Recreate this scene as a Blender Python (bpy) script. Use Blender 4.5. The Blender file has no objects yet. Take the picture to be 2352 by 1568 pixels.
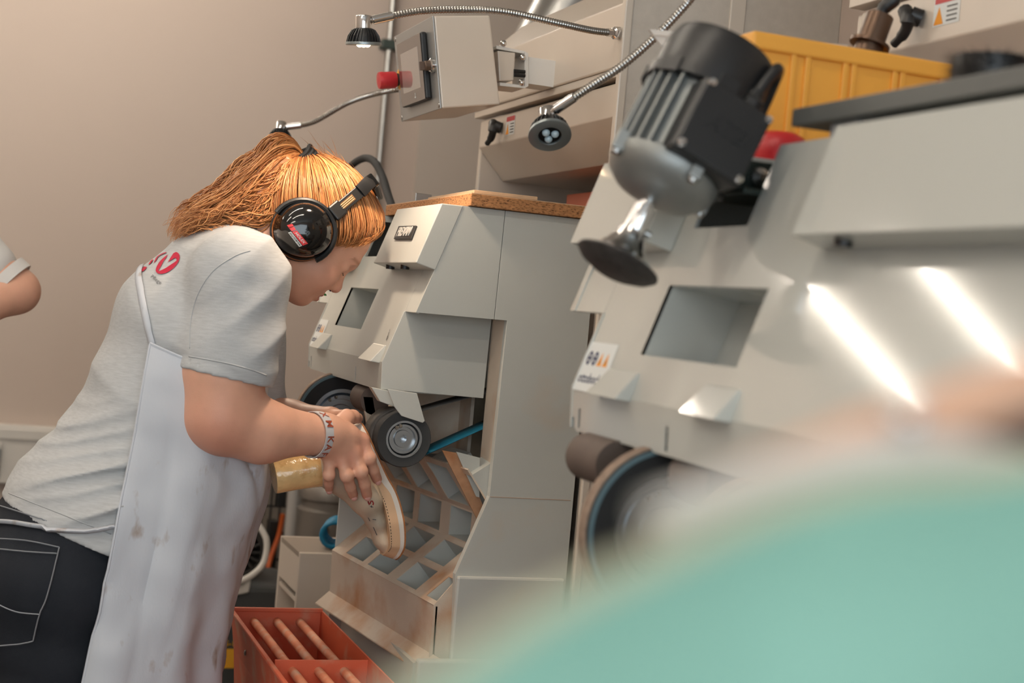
import bpy, bmesh, math, random
import numpy as np
from mathutils import Vector, Matrix, noise
from mathutils.bvhtree import BVHTree
random.seed(7); np.random.seed(7)
scn = bpy.context.scene
COL = scn.collection
# ------------------------------------------------------------------ camera
# world: X runs into the machines, Y along the row of machines (away), Z up.
FPX = 3400.0                       # focal length in pixels of the 2352 wide frame
ROLL = math.atan(.09); PITCH = -66/3400.0; YAW = math.radians(20); EYE = 1.38
_r = np.array([math.cos(YAW), -math.sin(YAW), 0])
_f = np.array([math.sin(YAW)*math.cos(PITCH), math.cos(YAW)*math.cos(PITCH), math.sin(PITCH)])
_u = np.cross(_r, _f)
_ix = _r*math.cos(ROLL)+_u*math.sin(ROLL); _iy = _u*math.cos(ROLL)-_r*math.sin(ROLL)
_c = np.array([0, 0, EYE])
cd = bpy.data.cameras.new('camera'); cam = bpy.data.objects.new('camera', cd); COL.objects.link(cam)
cam.matrix_world = Matrix(((_ix[0], _iy[0], -_f[0], _c[0]), (_ix[1], _iy[1], -_f[1], _c[1]), (_ix[2], _iy[2], -_f[2], _c[2]), (0, 0, 0, 1)))
cd.sensor_width = 36; cd.lens = FPX*36/2352; cd.clip_start = .02; cd.clip_end = 60
cd.dof.use_dof = True; cd.dof.focus_distance = 2.47; cd.dof.aperture_fstop = 4.4
scn.camera = cam
def ray(x, y): return _f+_ix*(x-1176)/FPX-_iy*(y-784)/FPX
def pX(x, y, v): d = ray(x, y); return Vector(_c+d*(v/d[0]))
def pY(x, y, v): d = ray(x, y); return Vector(_c+d*(v/d[1]))
def pZ(x, y, v): d = ray(x, y); return Vector(_c+d*((v-EYE)/d[2]))
def pD(x, y, v): return Vector(_c+ray(x, y)*v)
def pP(x, y, o, n):
    d = Vector(ray(x, y)); c = Vector(_c); return c+d*((o-c).dot(n)/d.dot(n))
# ------------------------------------------------------------------ world, light, exposure
vs = scn.view_settings; vs.view_transform = 'Standard'; vs.look = 'None'; vs.gamma = 1; vs.use_curve_mapping = False
vs.exposure = 0.0
w = bpy.data.worlds.new('world'); scn.world = w; w.use_nodes = True
w.node_tree.nodes['Background'].inputs[0].default_value = (.80, .90, 1, 1)
w.node_tree.nodes['Background'].inputs[1].default_value = 0.6
def area(name, loc, target, sx, sy, power, color):
    l = bpy.data.lights.new(name, 'AREA'); l.shape = 'RECTANGLE'; l.size = sx; l.size_y = sy; l.energy = power; l.color = color
    o = bpy.data.objects.new(name, l); COL.objects.link(o); o.location = loc
    o.rotation_euler = (Vector(target)-Vector(loc)).to_track_quat('-Z', 'Y').to_euler(); return o
area('window_front_offscreen', (-.6, -2.42, 1.75), (-.6, 3, 1.75), 3.4, 1.7, 62, (.82, .93, 1.0))      # the window mirrored in the ear cup
scn.cycles.max_bounces = 6; scn.cycles.diffuse_bounces = 3; scn.cycles.glossy_bounces = 3
scn.cycles.sample_clamp_indirect = 4; scn.cycles.use_denoising = True
scn.cycles.caustics_reflective = False; scn.cycles.caustics_refractive = False
# ------------------------------------------------------------------ materials
def s2l(c): return tuple((x/255/12.92 if x/255 <= .04045 else ((x/255+.055)/1.055)**2.4) for x in c)
MATS = {}
def mat(name, rgb, rough=.5, metal=0, spec=.5, var=0, vscale=8, bump=0, bscale=200, dirt=None, dirt_amt=0, dscale=6, coat=0, emit=0, sss=0, trans=0, stretch=None, alpha=1, aniso=0, vcol=None, coord='Object'):
    if name in MATS: return MATS[name]
    m = bpy.data.materials.new(name); m.use_nodes = True; nt = m.node_tree; N = nt.nodes; L = nt.links
    b = N['Principled BSDF']; c = s2l(rgb)
    b.inputs['Base Color'].default_value = (*c, 1); b.inputs['Roughness'].default_value = rough
    b.inputs['Metallic'].default_value = metal; b.inputs['Specular IOR Level'].default_value = spec
    b.inputs['Coat Weight'].default_value = coat; b.inputs['Transmission Weight'].default_value = trans
    b.inputs['Alpha'].default_value = alpha; b.inputs['Anisotropic'].default_value = aniso
    if sss: b.inputs['Subsurface Weight'].default_value = sss; b.inputs['Subsurface Radius'].default_value = (.012, .005, .003); b.inputs['Subsurface Scale'].default_value = 1
    if emit: b.inputs['Emission Color'].default_value = (*c, 1); b.inputs['Emission Strength'].default_value = emit
    tc = N.new('ShaderNodeTexCoord'); mp = N.new('ShaderNodeMapping'); L.new(tc.outputs[coord], mp.inputs[0])
    if stretch: mp.inputs['Scale'].default_value = stretch
    col = None
    if vcol:
        a = N.new('ShaderNodeAttribute'); a.attribute_name = vcol; col = a.outputs['Color']
    def noise_fac(scale, lo, hi, detail=4):
        n = N.new('ShaderNodeTexNoise'); n.inputs['Scale'].default_value = scale; n.inputs['Detail'].default_value = detail
        L.new(mp.outputs[0], n.inputs['Vector'])
        r = N.new('ShaderNodeMapRange'); r.inputs[1].default_value = lo; r.inputs[2].default_value = hi; L.new(n.outputs[0], r.inputs[0]); return r.outputs[0]
    def mix(fac, a, bcol, mode='MIX'):
        x = N.new('ShaderNodeMix'); x.data_type = 'RGBA'; x.blend_type = mode
        L.new(fac, x.inputs[0]) if not isinstance(fac, float) else setattr(x.inputs[0], 'default_value', fac)
        if isinstance(a, tuple): x.inputs[6].default_value = (*a, 1)
        else: L.new(a, x.inputs[6])
        if isinstance(bcol, tuple): x.inputs[7].default_value = (*bcol, 1)
        else: L.new(bcol, x.inputs[7])
        return x.outputs[2]
    if var:
        base = col if col is not None else c
        f = noise_fac(vscale, .3, .7)
        col = mix(f, mix(1.0, base, (1-var,)*3, 'MULTIPLY'), mix(1.0, base, (1+var*.5,)*3, 'MULTIPLY'))
    if dirt:
        f = noise_fac(dscale, .62-dirt_amt*.4, .78-dirt_amt*.2, 8)
        col = mix(f, col if col is not None else c, s2l(dirt))
    if col is not None: L.new(col, b.inputs['Base Color'])
    if bump:
        n = N.new('ShaderNodeTexNoise'); n.inputs['Scale'].default_value = bscale; n.inputs['Detail'].default_value = 3; L.new(mp.outputs[0], n.inputs['Vector'])
        bp = N.new('ShaderNodeBump'); bp.inputs['Strength'].default_value = bump; bp.inputs['Distance'].default_value = .002
        L.new(n.outputs[0], bp.inputs['Height']); L.new(bp.outputs[0], b.inputs['Normal'])
    MATS[name] = m; return m
M_PAINT = mat('painted_steel', (198, 199, 193), .34, bump=.10, bscale=900, var=.04, vscale=5, dirt=(206, 186, 164), dirt_amt=.06, dscale=4)
M_GLOSS = mat('glossy_painted_steel', (198, 199, 193), .10, coat=.2, var=.03, vscale=3)
M_PAINT_IN = mat('dusty_painted_steel', (214, 198, 180), .6, bump=.25, bscale=700, var=.06, dirt=(190, 140, 100), dirt_amt=.33, dscale=9)
M_BLACK = mat('black_plastic', (30, 30, 31), .42, var=.05)
M_BLACKG = mat('black_gloss_plastic', (12, 12, 13), .10, coat=.5)
M_RUBBER = mat('black_rubber', (38, 39, 40), .75, var=.08, bump=.1, bscale=500)
M_ALU = mat('turned_aluminium', (196, 200, 204), .28, 1, aniso=.6)
M_CHROME = mat('chrome', (220, 220, 220), .12, 1)
M_STEEL = mat('brushed_steel', (170, 170, 168), .32, 1)
M_CAST = mat('cast_aluminium', (150, 152, 150), .48, .75, bump=.15, bscale=350, var=.08)
M_ORANGE = mat('orange_painted_steel', (224, 108, 74), .45, var=.06, dirt=(214, 150, 120), dirt_amt=.25, dscale=20, bump=.1, bscale=600)
M_ROD = mat('dusty_orange_rod', (236, 148, 110), .6, var=.1, vscale=30, dirt=(222, 186, 160), dirt_amt=.35, dscale=30)
M_WALL = mat('wall_paint', (208, 192, 180), .85, var=.02, vscale=2, bump=.05, bscale=300)
M_WHITE = mat('white_paint', (226, 222, 216), .45, var=.02)
M_YELLOW = mat('yellow_plastic', (246, 176, 72), .45, var=.04, vscale=6)
M_RED = mat('red_plastic', (190, 34, 40), .4)
M_PAPER = mat('white_sticker', (226, 229, 228), .5)
M_NAVY = mat('navy_print', (38, 48, 84), .6)
M_AMBER = mat('amber_print', (240, 158, 44), .6)
M_BELT = mat('blue_abrasive_belt', (24, 122, 150), .7, bump=.3, bscale=1500, var=.12, vscale=60)
M_CHIP = mat('particle_board', (188, 132, 84), .8, var=.25, vscale=120, dirt=(70, 38, 20), dirt_amt=.32, dscale=160, bump=.3, bscale=200, stretch=(1, 1, 2.5))
M_CHIPTOP = mat('particle_board_face', (206, 172, 138), .7, var=.08, vscale=60)
# ------------------------------------------------------------------ mesh helpers
class MB:
    def __init__(s): s.v = []; s.f = []; s.smooth = []
    def add(s, vs, fs, smooth=False):
        o = len(s.v); s.v += [tuple(v) for v in vs]; s.f += [tuple(i+o for i in f) for f in fs]; s.smooth += [smooth]*len(fs); return s
    def box(s, a, b):
        x0, y0, z0 = (min(a[i], b[i]) for i in range(3)); x1, y1, z1 = (max(a[i], b[i]) for i in range(3))
        v = [(x, y, z) for x in (x0, x1) for y in (y0, y1) for z in (z0, z1)]
        return s.add(v, [(0, 1, 3, 2), (4, 6, 7, 5), (0, 4, 5, 1), (2, 3, 7, 6), (0, 2, 6, 4), (1, 5, 7, 3)])
    def obox(s, c, ex, ey, ez, hx, hy, hz):
        c = Vector(c); v = [c+ex*(i*hx)+ey*(j*hy)+ez*(k*hz) for i in (-1, 1) for j in (-1, 1) for k in (-1, 1)]
        return s.add(v, [(0, 1, 3, 2), (4, 6, 7, 5), (0, 4, 5, 1), (2, 3, 7, 6), (0, 2, 6, 4), (1, 5, 7, 3)])
    def slab(s, pts, vec):
        n = len(pts); p = [Vector(q) for q in pts]; vec = Vector(vec)
        v = p+[q+vec for q in p]
        return s.add(v, [tuple(range(n-1, -1, -1)), tuple(range(n, 2*n))]+[(i, (i+1) % n, n+(i+1) % n, n+i) for i in range(n)])
    def prism(s, prof, y0, y1):            # profile of (x, z) swept along Y
        return s.slab([(x, y0, z) for x, z in prof], (0, y1-y0, 0))
    def tube(s, pts, r, n=10, cap=True):
        P = [Vector(p) for p in pts]; m = len(P); R = r if isinstance(r, (list, tuple)) else [r]*m
        up = None; vs = []
        for i, p in enumerate(P):
            t = (P[min(i+1, m-1)]-P[max(i-1, 0)]).normalized()
            if up is None: up = t.orthogonal().normalized()
            up = (up-t*up.dot(t)); up = up.normalized() if up.length > 1e-6 else t.orthogonal().normalized()
            b = t.cross(up)
            vs += [p+(up*math.cos(2*math.pi*k/n)+b*math.sin(2*math.pi*k/n))*R[i] for k in range(n)]
        fs = [(i*n+k, i*n+(k+1) % n, (i+1)*n+(k+1) % n, (i+1)*n+k) for i in range(m-1) for k in range(n)]
        s.add(vs, fs, True)
        if cap:
            o = len(s.v)-len(vs)
            s.f += [tuple(o+k for k in range(n-1, -1, -1)), tuple(o+(m-1)*n+k for k in range(n))]; s.smooth += [False]*2
        return s
    def lathe(s, prof, c, axis, n=48, closed=False, smooth=True):   # profile of (r, h) about axis from c
        c = Vector(c); a = Vector(axis).normalized(); e = a.orthogonal().normalized(); b = a.cross(e); m = len(prof)
        vs = [c+a*h+(e*math.cos(2*math.pi*k/n)+b*math.sin(2*math.pi*k/n))*r for r, h in prof for k in range(n)]
        fs = [(i*n+k, i*n+(k+1) % n, ((i+1) % m)*n+(k+1) % n, ((i+1) % m)*n+k) for i in range(m if closed else m-1) for k in range(n)]
        s.add(vs, fs, smooth)
        if not closed:
            o = len(s.v)-len(vs)
            if prof[0][0] > 1e-5: s.f.append(tuple(o+k for k in range(n-1, -1, -1))); s.smooth.append(False)
            if prof[-1][0] > 1e-5: s.f.append(tuple(o+(m-1)*n+k for k in range(n))); s.smooth.append(False)
        return s
    def ball(s, c, r, n=12, sc=(1, 1, 1)):
        prof = [(math.sin(math.pi*i/n)*1, -math.cos(math.pi*i/n)) for i in range(n+1)]
        o = len(s.v); s.lathe([(max(p, 1e-6)*r, h*r) for p, h in prof], (0, 0, 0), (0, 0, 1), 2*n)
        for i in range(o, len(s.v)): v = s.v[i]; s.v[i] = (c[0]+v[0]*sc[0], c[1]+v[1]*sc[1], c[2]+v[2]*sc[2])
        return s
    def grid(s, P, smooth=True, close=False):
        m = len(P); n = len(P[0])
        return s.add([p for r in P for p in r], [(i*n+j, i*n+(j+1) % n, (i+1)*n+(j+1) % n, (i+1)*n+j) for i in range(m-1) for j in range(n if close else n-1)], smooth)
    def build(s, name, m, parent=None, bevel=0, seg=2, autosmooth=False):
        me = bpy.data.meshes.new(name); me.from_pydata(s.v, [], s.f); me.materials.append(m)
        bm = bmesh.new(); bm.from_mesh(me); bmesh.ops.remove_doubles(bm, verts=bm.verts, dist=1e-6); bmesh.ops.recalc_face_normals(bm, faces=bm.faces); bm.to_mesh(me); bm.free()
        if len(me.polygons) == len(s.smooth): me.polygons.foreach_set('use_smooth', s.smooth)
        elif any(s.smooth): me.polygons.foreach_set('use_smooth', [True]*len(me.polygons))
        if any(s.smooth) and hasattr(me, 'set_sharp_from_angle'): me.set_sharp_from_angle(angle=math.radians(38))
        o = bpy.data.objects.new(name, me); COL.objects.link(o)
        if parent is not None: attach(o, parent)
        if bevel:
            b = o.modifiers.new('bevel', 'BEVEL'); b.width = bevel; b.segments = seg; b.limit_method = 'ANGLE'; b.angle_limit = math.radians(35)
        return o
def attach(o, parent):
    o.parent = parent
    p = Vector()
    q = parent
    while q is not None: p += q.location; q = q.parent
    o.location = -p
def thing(name, loc, label, cat, group=None, kind=None):
    o = bpy.data.objects.new(name, None); COL.objects.link(o); o.location = loc; o.empty_display_size = .05; return tag(o, label, cat, group, kind)
def tag(o, label=None, cat=None, group=None, kind=None):
    if label: o['label'] = label
    if cat: o['category'] = cat
    if group: o['group'] = group
    if kind: o['kind'] = kind
    return o
def spline(pts, n=8):
    P = [Vector(p) for p in pts]; out = []
    for i in range(len(P)-1):
        p0, p1, p2, p3 = P[max(i-1, 0)], P[i], P[i+1], P[min(i+2, len(P)-1)]
        for k in range(n):
            t = k/n; out.append(.5*((2*p1)+(p2-p0)*t+(2*p0-5*p1+4*p2-p3)*t*t+(3*p1-p0-3*p2+p3)*t**3))
    return out+[P[-1]]
def text_mesh(txt, size, extrude=0.0, bold=False, shear=0.0, align='CENTER', spacing=1.0):
    c = bpy.data.curves.new('lettering', 'FONT'); c.body = txt; c.size = size; c.extrude = extrude; c.align_x = align; c.align_y = 'CENTER'; c.shear = shear; c.space_character = spacing; c.resolution_u = 2
    if bold: c.offset = size*.018
    o = bpy.data.objects.new('lettering', c); COL.objects.link(o); dg = bpy.context.evaluated_depsgraph_get()
    me = bpy.data.meshes.new_from_object(o.evaluated_get(dg)); bpy.data.objects.remove(o); bpy.data.curves.remove(c); return me
def text_on(txt, size, o, ex, ey, name, m, parent, extrude=.0002, **kw):
    me = text_mesh(txt, size, extrude, **kw); ex = Vector(ex).normalized(); ey = Vector(ey); ey = (ey-ex*ey.dot(ex)).normalized(); n = ex.cross(ey)
    for v in me.vertices: v.co = Vector(o)+ex*v.co.x+ey*v.co.y+n*v.co.z
    me.materials.clear(); me.materials.append(m); me.name = name
    ob = bpy.data.objects.new(name, me); COL.objects.link(ob); attach(ob, parent); return ob
# ------------------------------------------------------------------ room
WY = 5.6
def struct(name, mb, m, label, **kw):
    o = mb.build(name, m, **kw); return tag(o, label, name.split('_')[0], kind='structure')
M_FLOOR = mat('grey_floor', (120, 116, 110), .5, var=.08, vscale=3, bump=.05)
struct('floor', MB().box((-3.3, -2.6, -.1), (2.6, WY+.2, 0)), M_FLOOR, 'grey workshop floor under the machines')
struct('wall_back', MB().box((-3.3, WY, 0), (2.6, WY+.2, 3.0)), M_WALL, 'beige painted wall behind the worker')
struct('wall_right', MB().box((2.4, -2.6, 0), (2.6, WY, 3.0)), M_WALL, 'beige wall behind the machines')
M_CEIL = mat('ceiling_paint', (222, 218, 212), .9)
struct('ceiling', MB().box((-3.3, -2.6, 3.0), (2.6, WY+.2, 3.1)), M_CEIL, 'pale ceiling carrying the fluorescent tubes')
struct('wall_left', MB().box((-3.3, -2.6, 0), (-3.1, WY, 3.0)), M_WALL, 'plain beige wall opposite the machines')
b = MB().box((-3.1, -2.6, 0), (-2.35, -2.4, 3.0)).box((1.15, -2.6, 0), (2.4, -2.4, 3.0)).box((-2.35, -2.6, 0), (1.15, -2.4, .85)).box((-2.35, -2.6, 2.65), (1.15, -2.4, 3.0))
struct('wall_front', b, M_WALL, 'beige wall with a wide window opening facing the row of machines')
# wall trunking, conduit, seam
t = thing('cable_trunking', (0, WY-.03, .70), 'white plastic wall trunking with socket running along the beige wall', 'trunking')
zt0, zt1 = pY(0, 1110, WY-.06).z, pY(0, 975, WY-.06).z
MB().box((-3.0, WY-.06, zt0), (1.6, WY, zt1)).build('trunking_body', M_WHITE, t, .006)
MB().box((-3.0, WY-.068, zt1-.05), (1.6, WY-.058, zt1-.012)).build('trunking_lid', M_WHITE, t, .003)
q = pY(3, 1050, WY-.07); MB().box((q.x-.18, WY-.072, zt0+.03), (q.x, WY-.06, zt1-.065)).build('socket_plate', M_WHITE, t, .004)
MB().box((q.x-.012, WY-.078, zt0+.05), (q.x-.004, WY-.071, zt1-.085)).build('socket_rim', M_STEEL, t)
t = thing('wall_conduit', (pY(880, 300, WY-.03).x, WY-.03, 0), 'thin galvanised conduit pipe clipped upright to the beige wall', 'pipe')
xc = pY(890, 160, WY-.03).x
MB().tube([(xc, WY-.03, 0), (xc, WY-.03, 2.99)], .0135, 12).build('pipe', M_STEEL, t)
zc = pY(892, 102, WY-.04).z
MB().box((xc-.035, WY-.055, zc-.018), (xc+.035, WY, zc+.018)).build('pipe_clip', mat('dark_green_clip', (62, 74, 70), .5), t, .004)
xs = pY(962, 300, WY).x; 
struct('trim_1', MB().box((xs, WY-.012, 0), (xs+1.2, WY, 3.0)), mat('wall_panel_paint', (200, 190, 180), .8, var=.02, vscale=2), 'wall panel strip beside the conduit')
# ceiling fixtures: tubes run along X
M_TUBE = mat('tube_glow', (255, 244, 228), .5, emit=80)
for xa, xb, yy, lab in [(-2.4, -.92, 4.86, 'over the wall trunking beside the beige wall'), (-2.2, -.80, 4.02, 'between the second person and the compressor'), (-2.55, -1.05, 1.7, 'beside the plain wall opposite the machines'), (-.45, 1.0, 4.6, 'over the wire rack'), (-1.1, .35, 2.35, 'over the worker'), (-1.1, .35, .9, 'over the tool trolley'), (-2.55, -1.05, -.6, 'near the wide window wall')]:
    lab = 'white fluorescent ceiling fitting '+lab
    t = thing('ceiling_tube_light_offscreen', ((xa+xb)/2, yy, 2.99), lab, 'ceiling light', 'fluorescent ceiling fittings')
    MB().box((xa-.03, yy-.09, 2.955), (xb+.03, yy+.09, 3.0)).build('housing', M_WHITE, t, .004)
    for dy in (0,): MB().tube([(xa, yy+dy, 2.935), (xb, yy+dy, 2.935)], .011, 12).build('fluorescent_tube_offscreen', M_TUBE, t)
# ------------------------------------------------------------------ grinding machines
NF = Vector((-1, 0, .348)).normalized()
def fx(z): return .648+.348*(z-1.278)
def sheet(name, pts_grid_cells, m, parent, th=.004, off=-1, bevel=0):
    b = MB()
    for quad in pts_grid_cells: b.add(quad, [(0, 1, 2, 3)])
    o = b.build(name, m, parent); s = o.modifiers.new('thickness', 'SOLIDIFY'); s.thickness = th; s.offset = off
    if bevel: v = o.modifiers.new('bevel', 'BEVEL'); v.width = bevel; v.segments = 2; v.limit_method = 'ANGLE'; v.angle_limit = math.radians(35)
    return o
def machine(label, oy, dz, yu, yl, yh, yw, paint, first, xb=.985):
    O = Vector((0, oy, dz)); yfu, yfl, ZT = 3.085, 2.985, 1.548
    t = thing('grinding_machine', (1.0, oy+2.7, 0), label, 'machine', 'grinding machines in a row')
    def V(x, y, z): return Vector((x, y, z))+O
    def L(m): m.v = [tuple(Vector(v)+O) for v in m.v]; return m
    zf = -dz                                            # local height of the floor
    # side panels
    front_prof = [(.7402, ZT), (.8152, ZT), (.8127, 1.366), (.6768, 1.366)]
    main_prof = [(.8162, ZT), (xb, ZT), (xb, zf), (.795, zf), (.792, .82), (.785, .938), (.833, 1.07), (.836, 1.366), (.8137, 1.366)]
    for y0 in (yu, yfu-.014):
        for pr in (front_prof, main_prof): L(MB().prism(pr, y0, y0+.014)).build('side_panel', paint, t, .0004)
    L(MB().box((.786, yu-.010, zf), (.98, yu+.001, .936))).build('lower_side_cover', paint, t, .004)
    L(MB().box((.725, yu-.03, zf), (.975, yu-.011, .80))).build('base_cover', paint, t, .004)
    L(MB().box((.834, yu-.0006, 1.069), (.98, yu+.002, 1.0702))).build('panel_seam', mat('dusty_seam', (186, 160, 140), .8), t)
    L(MB().box((.86, yu+.014, ZT-.012), (xb, yfu-.014, ZT)).box((.742, yu+.014, ZT-.012), (.86, 2.728, ZT)).box((.742, 2.845, ZT-.012), (.86, yfu-.014, ZT))).build('top_cover', paint, t)
    L(MB().box((xb-.01, yu+.014, zf), (xb, yfu-.014, ZT-.012))).build('back_cover', paint, t)
    # sloping front with the pocket and the motor cut-out
    ys = sorted({yu, yl, 2.635, 2.728, 2.845, yfl, yfu}); zs = [1.278, 1.325, 1.366, 1.401, 1.464, ZT]; quads = []
    for i in range(len(ys)-1):
        for j in range(len(zs)-1):
            a, c, e, g = ys[i], ys[i+1], zs[j], zs[j+1]; ym, zm = (a+c)/2, (e+g)/2
            if zm < 1.366 and (ym < yl or ym > yfl): continue
            if 2.635 < ym < 2.845 and 1.325 < zm < 1.401: continue
            if 2.728 < ym < 2.845 and zm > 1.464: continue
            a = a+.0008 if a in (yu, yl) else a; c = c-.0008 if c in (yfu, yfl) else c
            quads.append([V(fx(e), a, e), V(fx(e), c, e), V(fx(g), c, g), V(fx(g), a, g)])
    sheet('front_panel', quads, paint, t, .004, 1)
    dep = Vector((.085, 0, -.012)); A, B, Cc, D = [V(fx(z), y, z) for y, z in ((2.845, 1.401), (2.635, 1.401), (2.635, 1.325), (2.845, 1.325))]
    sheet('pocket_liner', [[A, B, B+dep, A+dep], [B, Cc, Cc+dep, B+dep], [Cc, D, D+dep, Cc+dep], [D, A, A+dep, D+dep], [A+dep, B+dep, Cc+dep, D+dep]], paint, t, .002, 1)
    # folded apron and lower housing
    slots = [(2.585 if first else 2.735, 1.259), (yfl-.025, 1.256)]
    fy = sorted({yl+.0008, yfl-.0008, yfl-.012}|{s+d for s, _ in slots for d in (-.003, .003)}); quads = []
    for f0, f1 in zip(fy, fy[1:]):
        zb = 1.233
        for s, zs_ in slots:
            if abs((f0+f1)/2-s) < .003: zb = zs_
        zb = max(zb, 1.245 if f0 >= yfl-.0125 else 0)
        X_ = lambda z: .6475+.002*(1.278-z)/.045
        quads.append([V(X_(zb), f0, zb), V(X_(zb), f1, zb), V(.6475, f1, 1.278), V(.6475, f0, 1.278)])
    b_ = MB()
    for q_ in quads: b_.slab(q_, (.0012, 0, 0))
    b_.build('front_flange', paint, t)
    L(MB().box((.650, yl+.004, 1.230), (.83, yfl-.016, 1.234))).build('under_cover', paint, t)
    hp = [(.6765, 1.366), (.6462, 1.279), (.6485, 1.2325), (.831, 1.229), (.833, 1.366)]
    L(MB().prism(hp, yl, yl+.004)).build('housing_side', paint, t, .001)
    L(MB().prism(hp, yfl-.004, yfl)).build('housing_side', paint, t, .001)
    L(MB().prism([(.679, 1.3665), (.833, 1.3665), (.833, 1.3705), (.681, 1.3705)], yu+.014, yl+.01)).build('recess_roof', paint, t)
    # hoods over the front
    hood = [(.7045, ZT), (fx(ZT), ZT), (fx(1.438), 1.438), (.669, 1.447)]
    for k, (a, c) in enumerate(((yu-.0008, yh), (2.875, 3.0858))):
        h = L(MB().prism(hood, a, c)).build('hood', paint, t, .0015)
        if k == 0 and first:
            p = [V(.7045-.0355*(ZT-z)/.101, y, z) for y, z in ((2.527, 1.513), (2.415, 1.511), (2.410, 1.487), (2.522, 1.489))]
            L(MB()).slab([q-O+O for q in p], NF*.004).build('badge_plate', M_BLACK, h, .001)
            cc = sum(p, Vector())/4+NF*.0042
            text_on('FLEXAM', .024, cc, (0, -1, 0), (.348, 0, 1), 'badge_lettering', mat('badge_silver', (206, 204, 198), .5), h, .0012, bold=True, spacing=.95)
        for yy in (a+.12, c-.06) if c-a > .25 else ():
            L(MB().tube([(.685, yy, 1.446), (.685, yy, 1.4375)], .008, 10)).build('hood_knob', M_BLACK, h)
    # wedge shaped hand rests
    for (a, c) in ((2.825, 2.905), yw):
        z0, z1 = 1.277, 1.306; q = [V(fx(z1)-.003, a+.004, z1), V(fx(z1)-.003, c-.004, z1), V(fx(z0)-.018, c, z0), V(fx(z0)-.018, a, z0)]
        base = [V(fx(z1), a+.002, z1), V(fx(z1), c-.002, z1), V(fx(z0), c+.001, z0-.002), V(fx(z0), a-.001, z0-.002)]
        MB().add(q+base, [(0, 1, 2, 3), (7, 6, 5, 4), (0, 4, 5, 1), (1, 5, 6, 2), (2, 6, 7, 3), (3, 7, 4, 0)]).build('hand_rest', paint, t, .002)
    # safety sticker
    st = [(2.985, 1.332), (2.908, 1.332), (2.902, 1.276), (2.984, 1.276)]
    sk = MB().slab([V(fx(z), y, z)+NF*.0004 for y, z in st], NF*.0003).build('safety_sticker', M_PAPER, t)
    E1, E2 = Vector((0, -1, 0)), Vector((.348, 0, 1)).normalized()
    def on(y, z, h=.0009): return V(fx(z), y, z)+NF*h
    for k, y in enumerate((2.970, 2.954)):
        cpt = on(y, 1.3135); MB().add([cpt+E1*(.0065*math.cos(a*math.pi/12))+E2*(.0085*math.sin(a*math.pi/12)) for a in range(24)], [tuple(range(24))]).build('print_disc', M_NAVY, sk)
        for s in (-1, 1):
            c2 = cpt+E2*.003*s+NF*.0002; MB().add([c2+E1*(.0022*math.cos(a*math.pi/6))+E2*(.0016*math.sin(a*math.pi/6)) for a in range(12)], [tuple(range(12))]).build('print_mark', M_PAPER, sk)
    for k, y in enumerate((2.938, 2.922)):
        cpt = on(y, 1.3135); MB().add([cpt-E1*.0065-E2*.008, cpt+E1*.0065-E2*.008, cpt+E2*.0085], [(0, 1, 2)]).build('print_triangle', M_AMBER, sk)
        MB().add([cpt-E1*.001-E2*.005+NF*.0002, cpt+E1*.001-E2*.005+NF*.0002, cpt+E2*.002+NF*.0002], [(0, 1, 2)]).build('print_mark', M_BLACK, sk)
    text_on('ottobock.', .0165, on(2.946, 1.2905), E1, E2, 'sticker_lettering', M_NAVY, sk, 0, bold=True)
    if first:                                            # printed arrows (the code square beside them is left out)
        for k in range(4):
            cpt = on(2.4415-.0020*k, 1.3325-.0045*k); s = .0022+.0006*k
            MB().add([cpt+E1*s+E2*s*.5, cpt-E2*s*.9, cpt-E1*s+E2*s*.5, cpt-E1*s*.9-E2*s*.2, cpt-E2*s*1.6, cpt+E1*s*.9-E2*s*.2], [(0, 1, 4, 5), (1, 2, 3, 4)]).build('print_arrow', M_BLACK, t)
    # throat: rear wall, octagonal suction grille, far cheek
    yh0, yh1 = yl+.004, yl+.078                          # opening through which the belt runs into the machine
    tw = MB().box((.836, yu+.014, 1.09), (.842, yh0, 1.366)).box((.836, yh1, 1.09), (.842, yfu-.014, 1.366)).box((.836, yh0, 1.285), (.842, yh1, 1.366)).box((.836, yh0, 1.075), (.842, yh1, 1.10))
    L(tw).build('throat_wall', M_PAINT_IN, t)
    L(MB().box((.740, yl+.14, 1.115), (.836, yl+.148, 1.229))).build('throat_plate', M_PAINT_IN, t)
    SH = .12 if first else 0.0; YB = 2.85
    yA = yu+.0145
    def G(x, y, z): return V(x+SH*(YB-y), y, z)
    PR = [(.735, 1.112), (.797, 1.028), (.797, .967), (.700, .880)]
    cols = [(2.70, 2.79), (2.575, 2.675), (2.445, 2.535), (yA+.0005, 2.40)] if first else [(2.70, 2.79), (2.575, 2.675), (2.445, 2.535), (2.31, 2.40), (2.18, 2.27)]
    rows = [[(.12, .90)], [(.06, .94)], [(.07, .45), (.55, .93)]]
    g = thing('x', (0, 0, 0), None, None); bpy.data.objects.remove(g)
    for f in range(3):
        (xa, za), (xb, zb) = PR[f], PR[f+1]
        def W(s, y): return G(xa+(xb-xa)*s, y, za+(zb-za)*s)
        yy = sorted({yA, YB}|{q for c in cols for q in c}); ss = sorted({0, 1}|{q for r in rows[f] for q in r}); quads = []; holes = []
        for i in range(len(yy)-1):
            for j in range(len(ss)-1):
                ym, sm = (yy[i]+yy[i+1])/2, (ss[j]+ss[j+1])/2
                q = [W(ss[j], yy[i]), W(ss[j], yy[i+1]), W(ss[j+1], yy[i+1]), W(ss[j+1], yy[i])]
                (holes if any(a < ym < c for a, c in cols) and any(a < sm < c for a, c in rows[f]) else quads).append(q)
        panel = sheet('grille_panel', quads, M_PAINT_IN, t, .003, 0)
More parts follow.
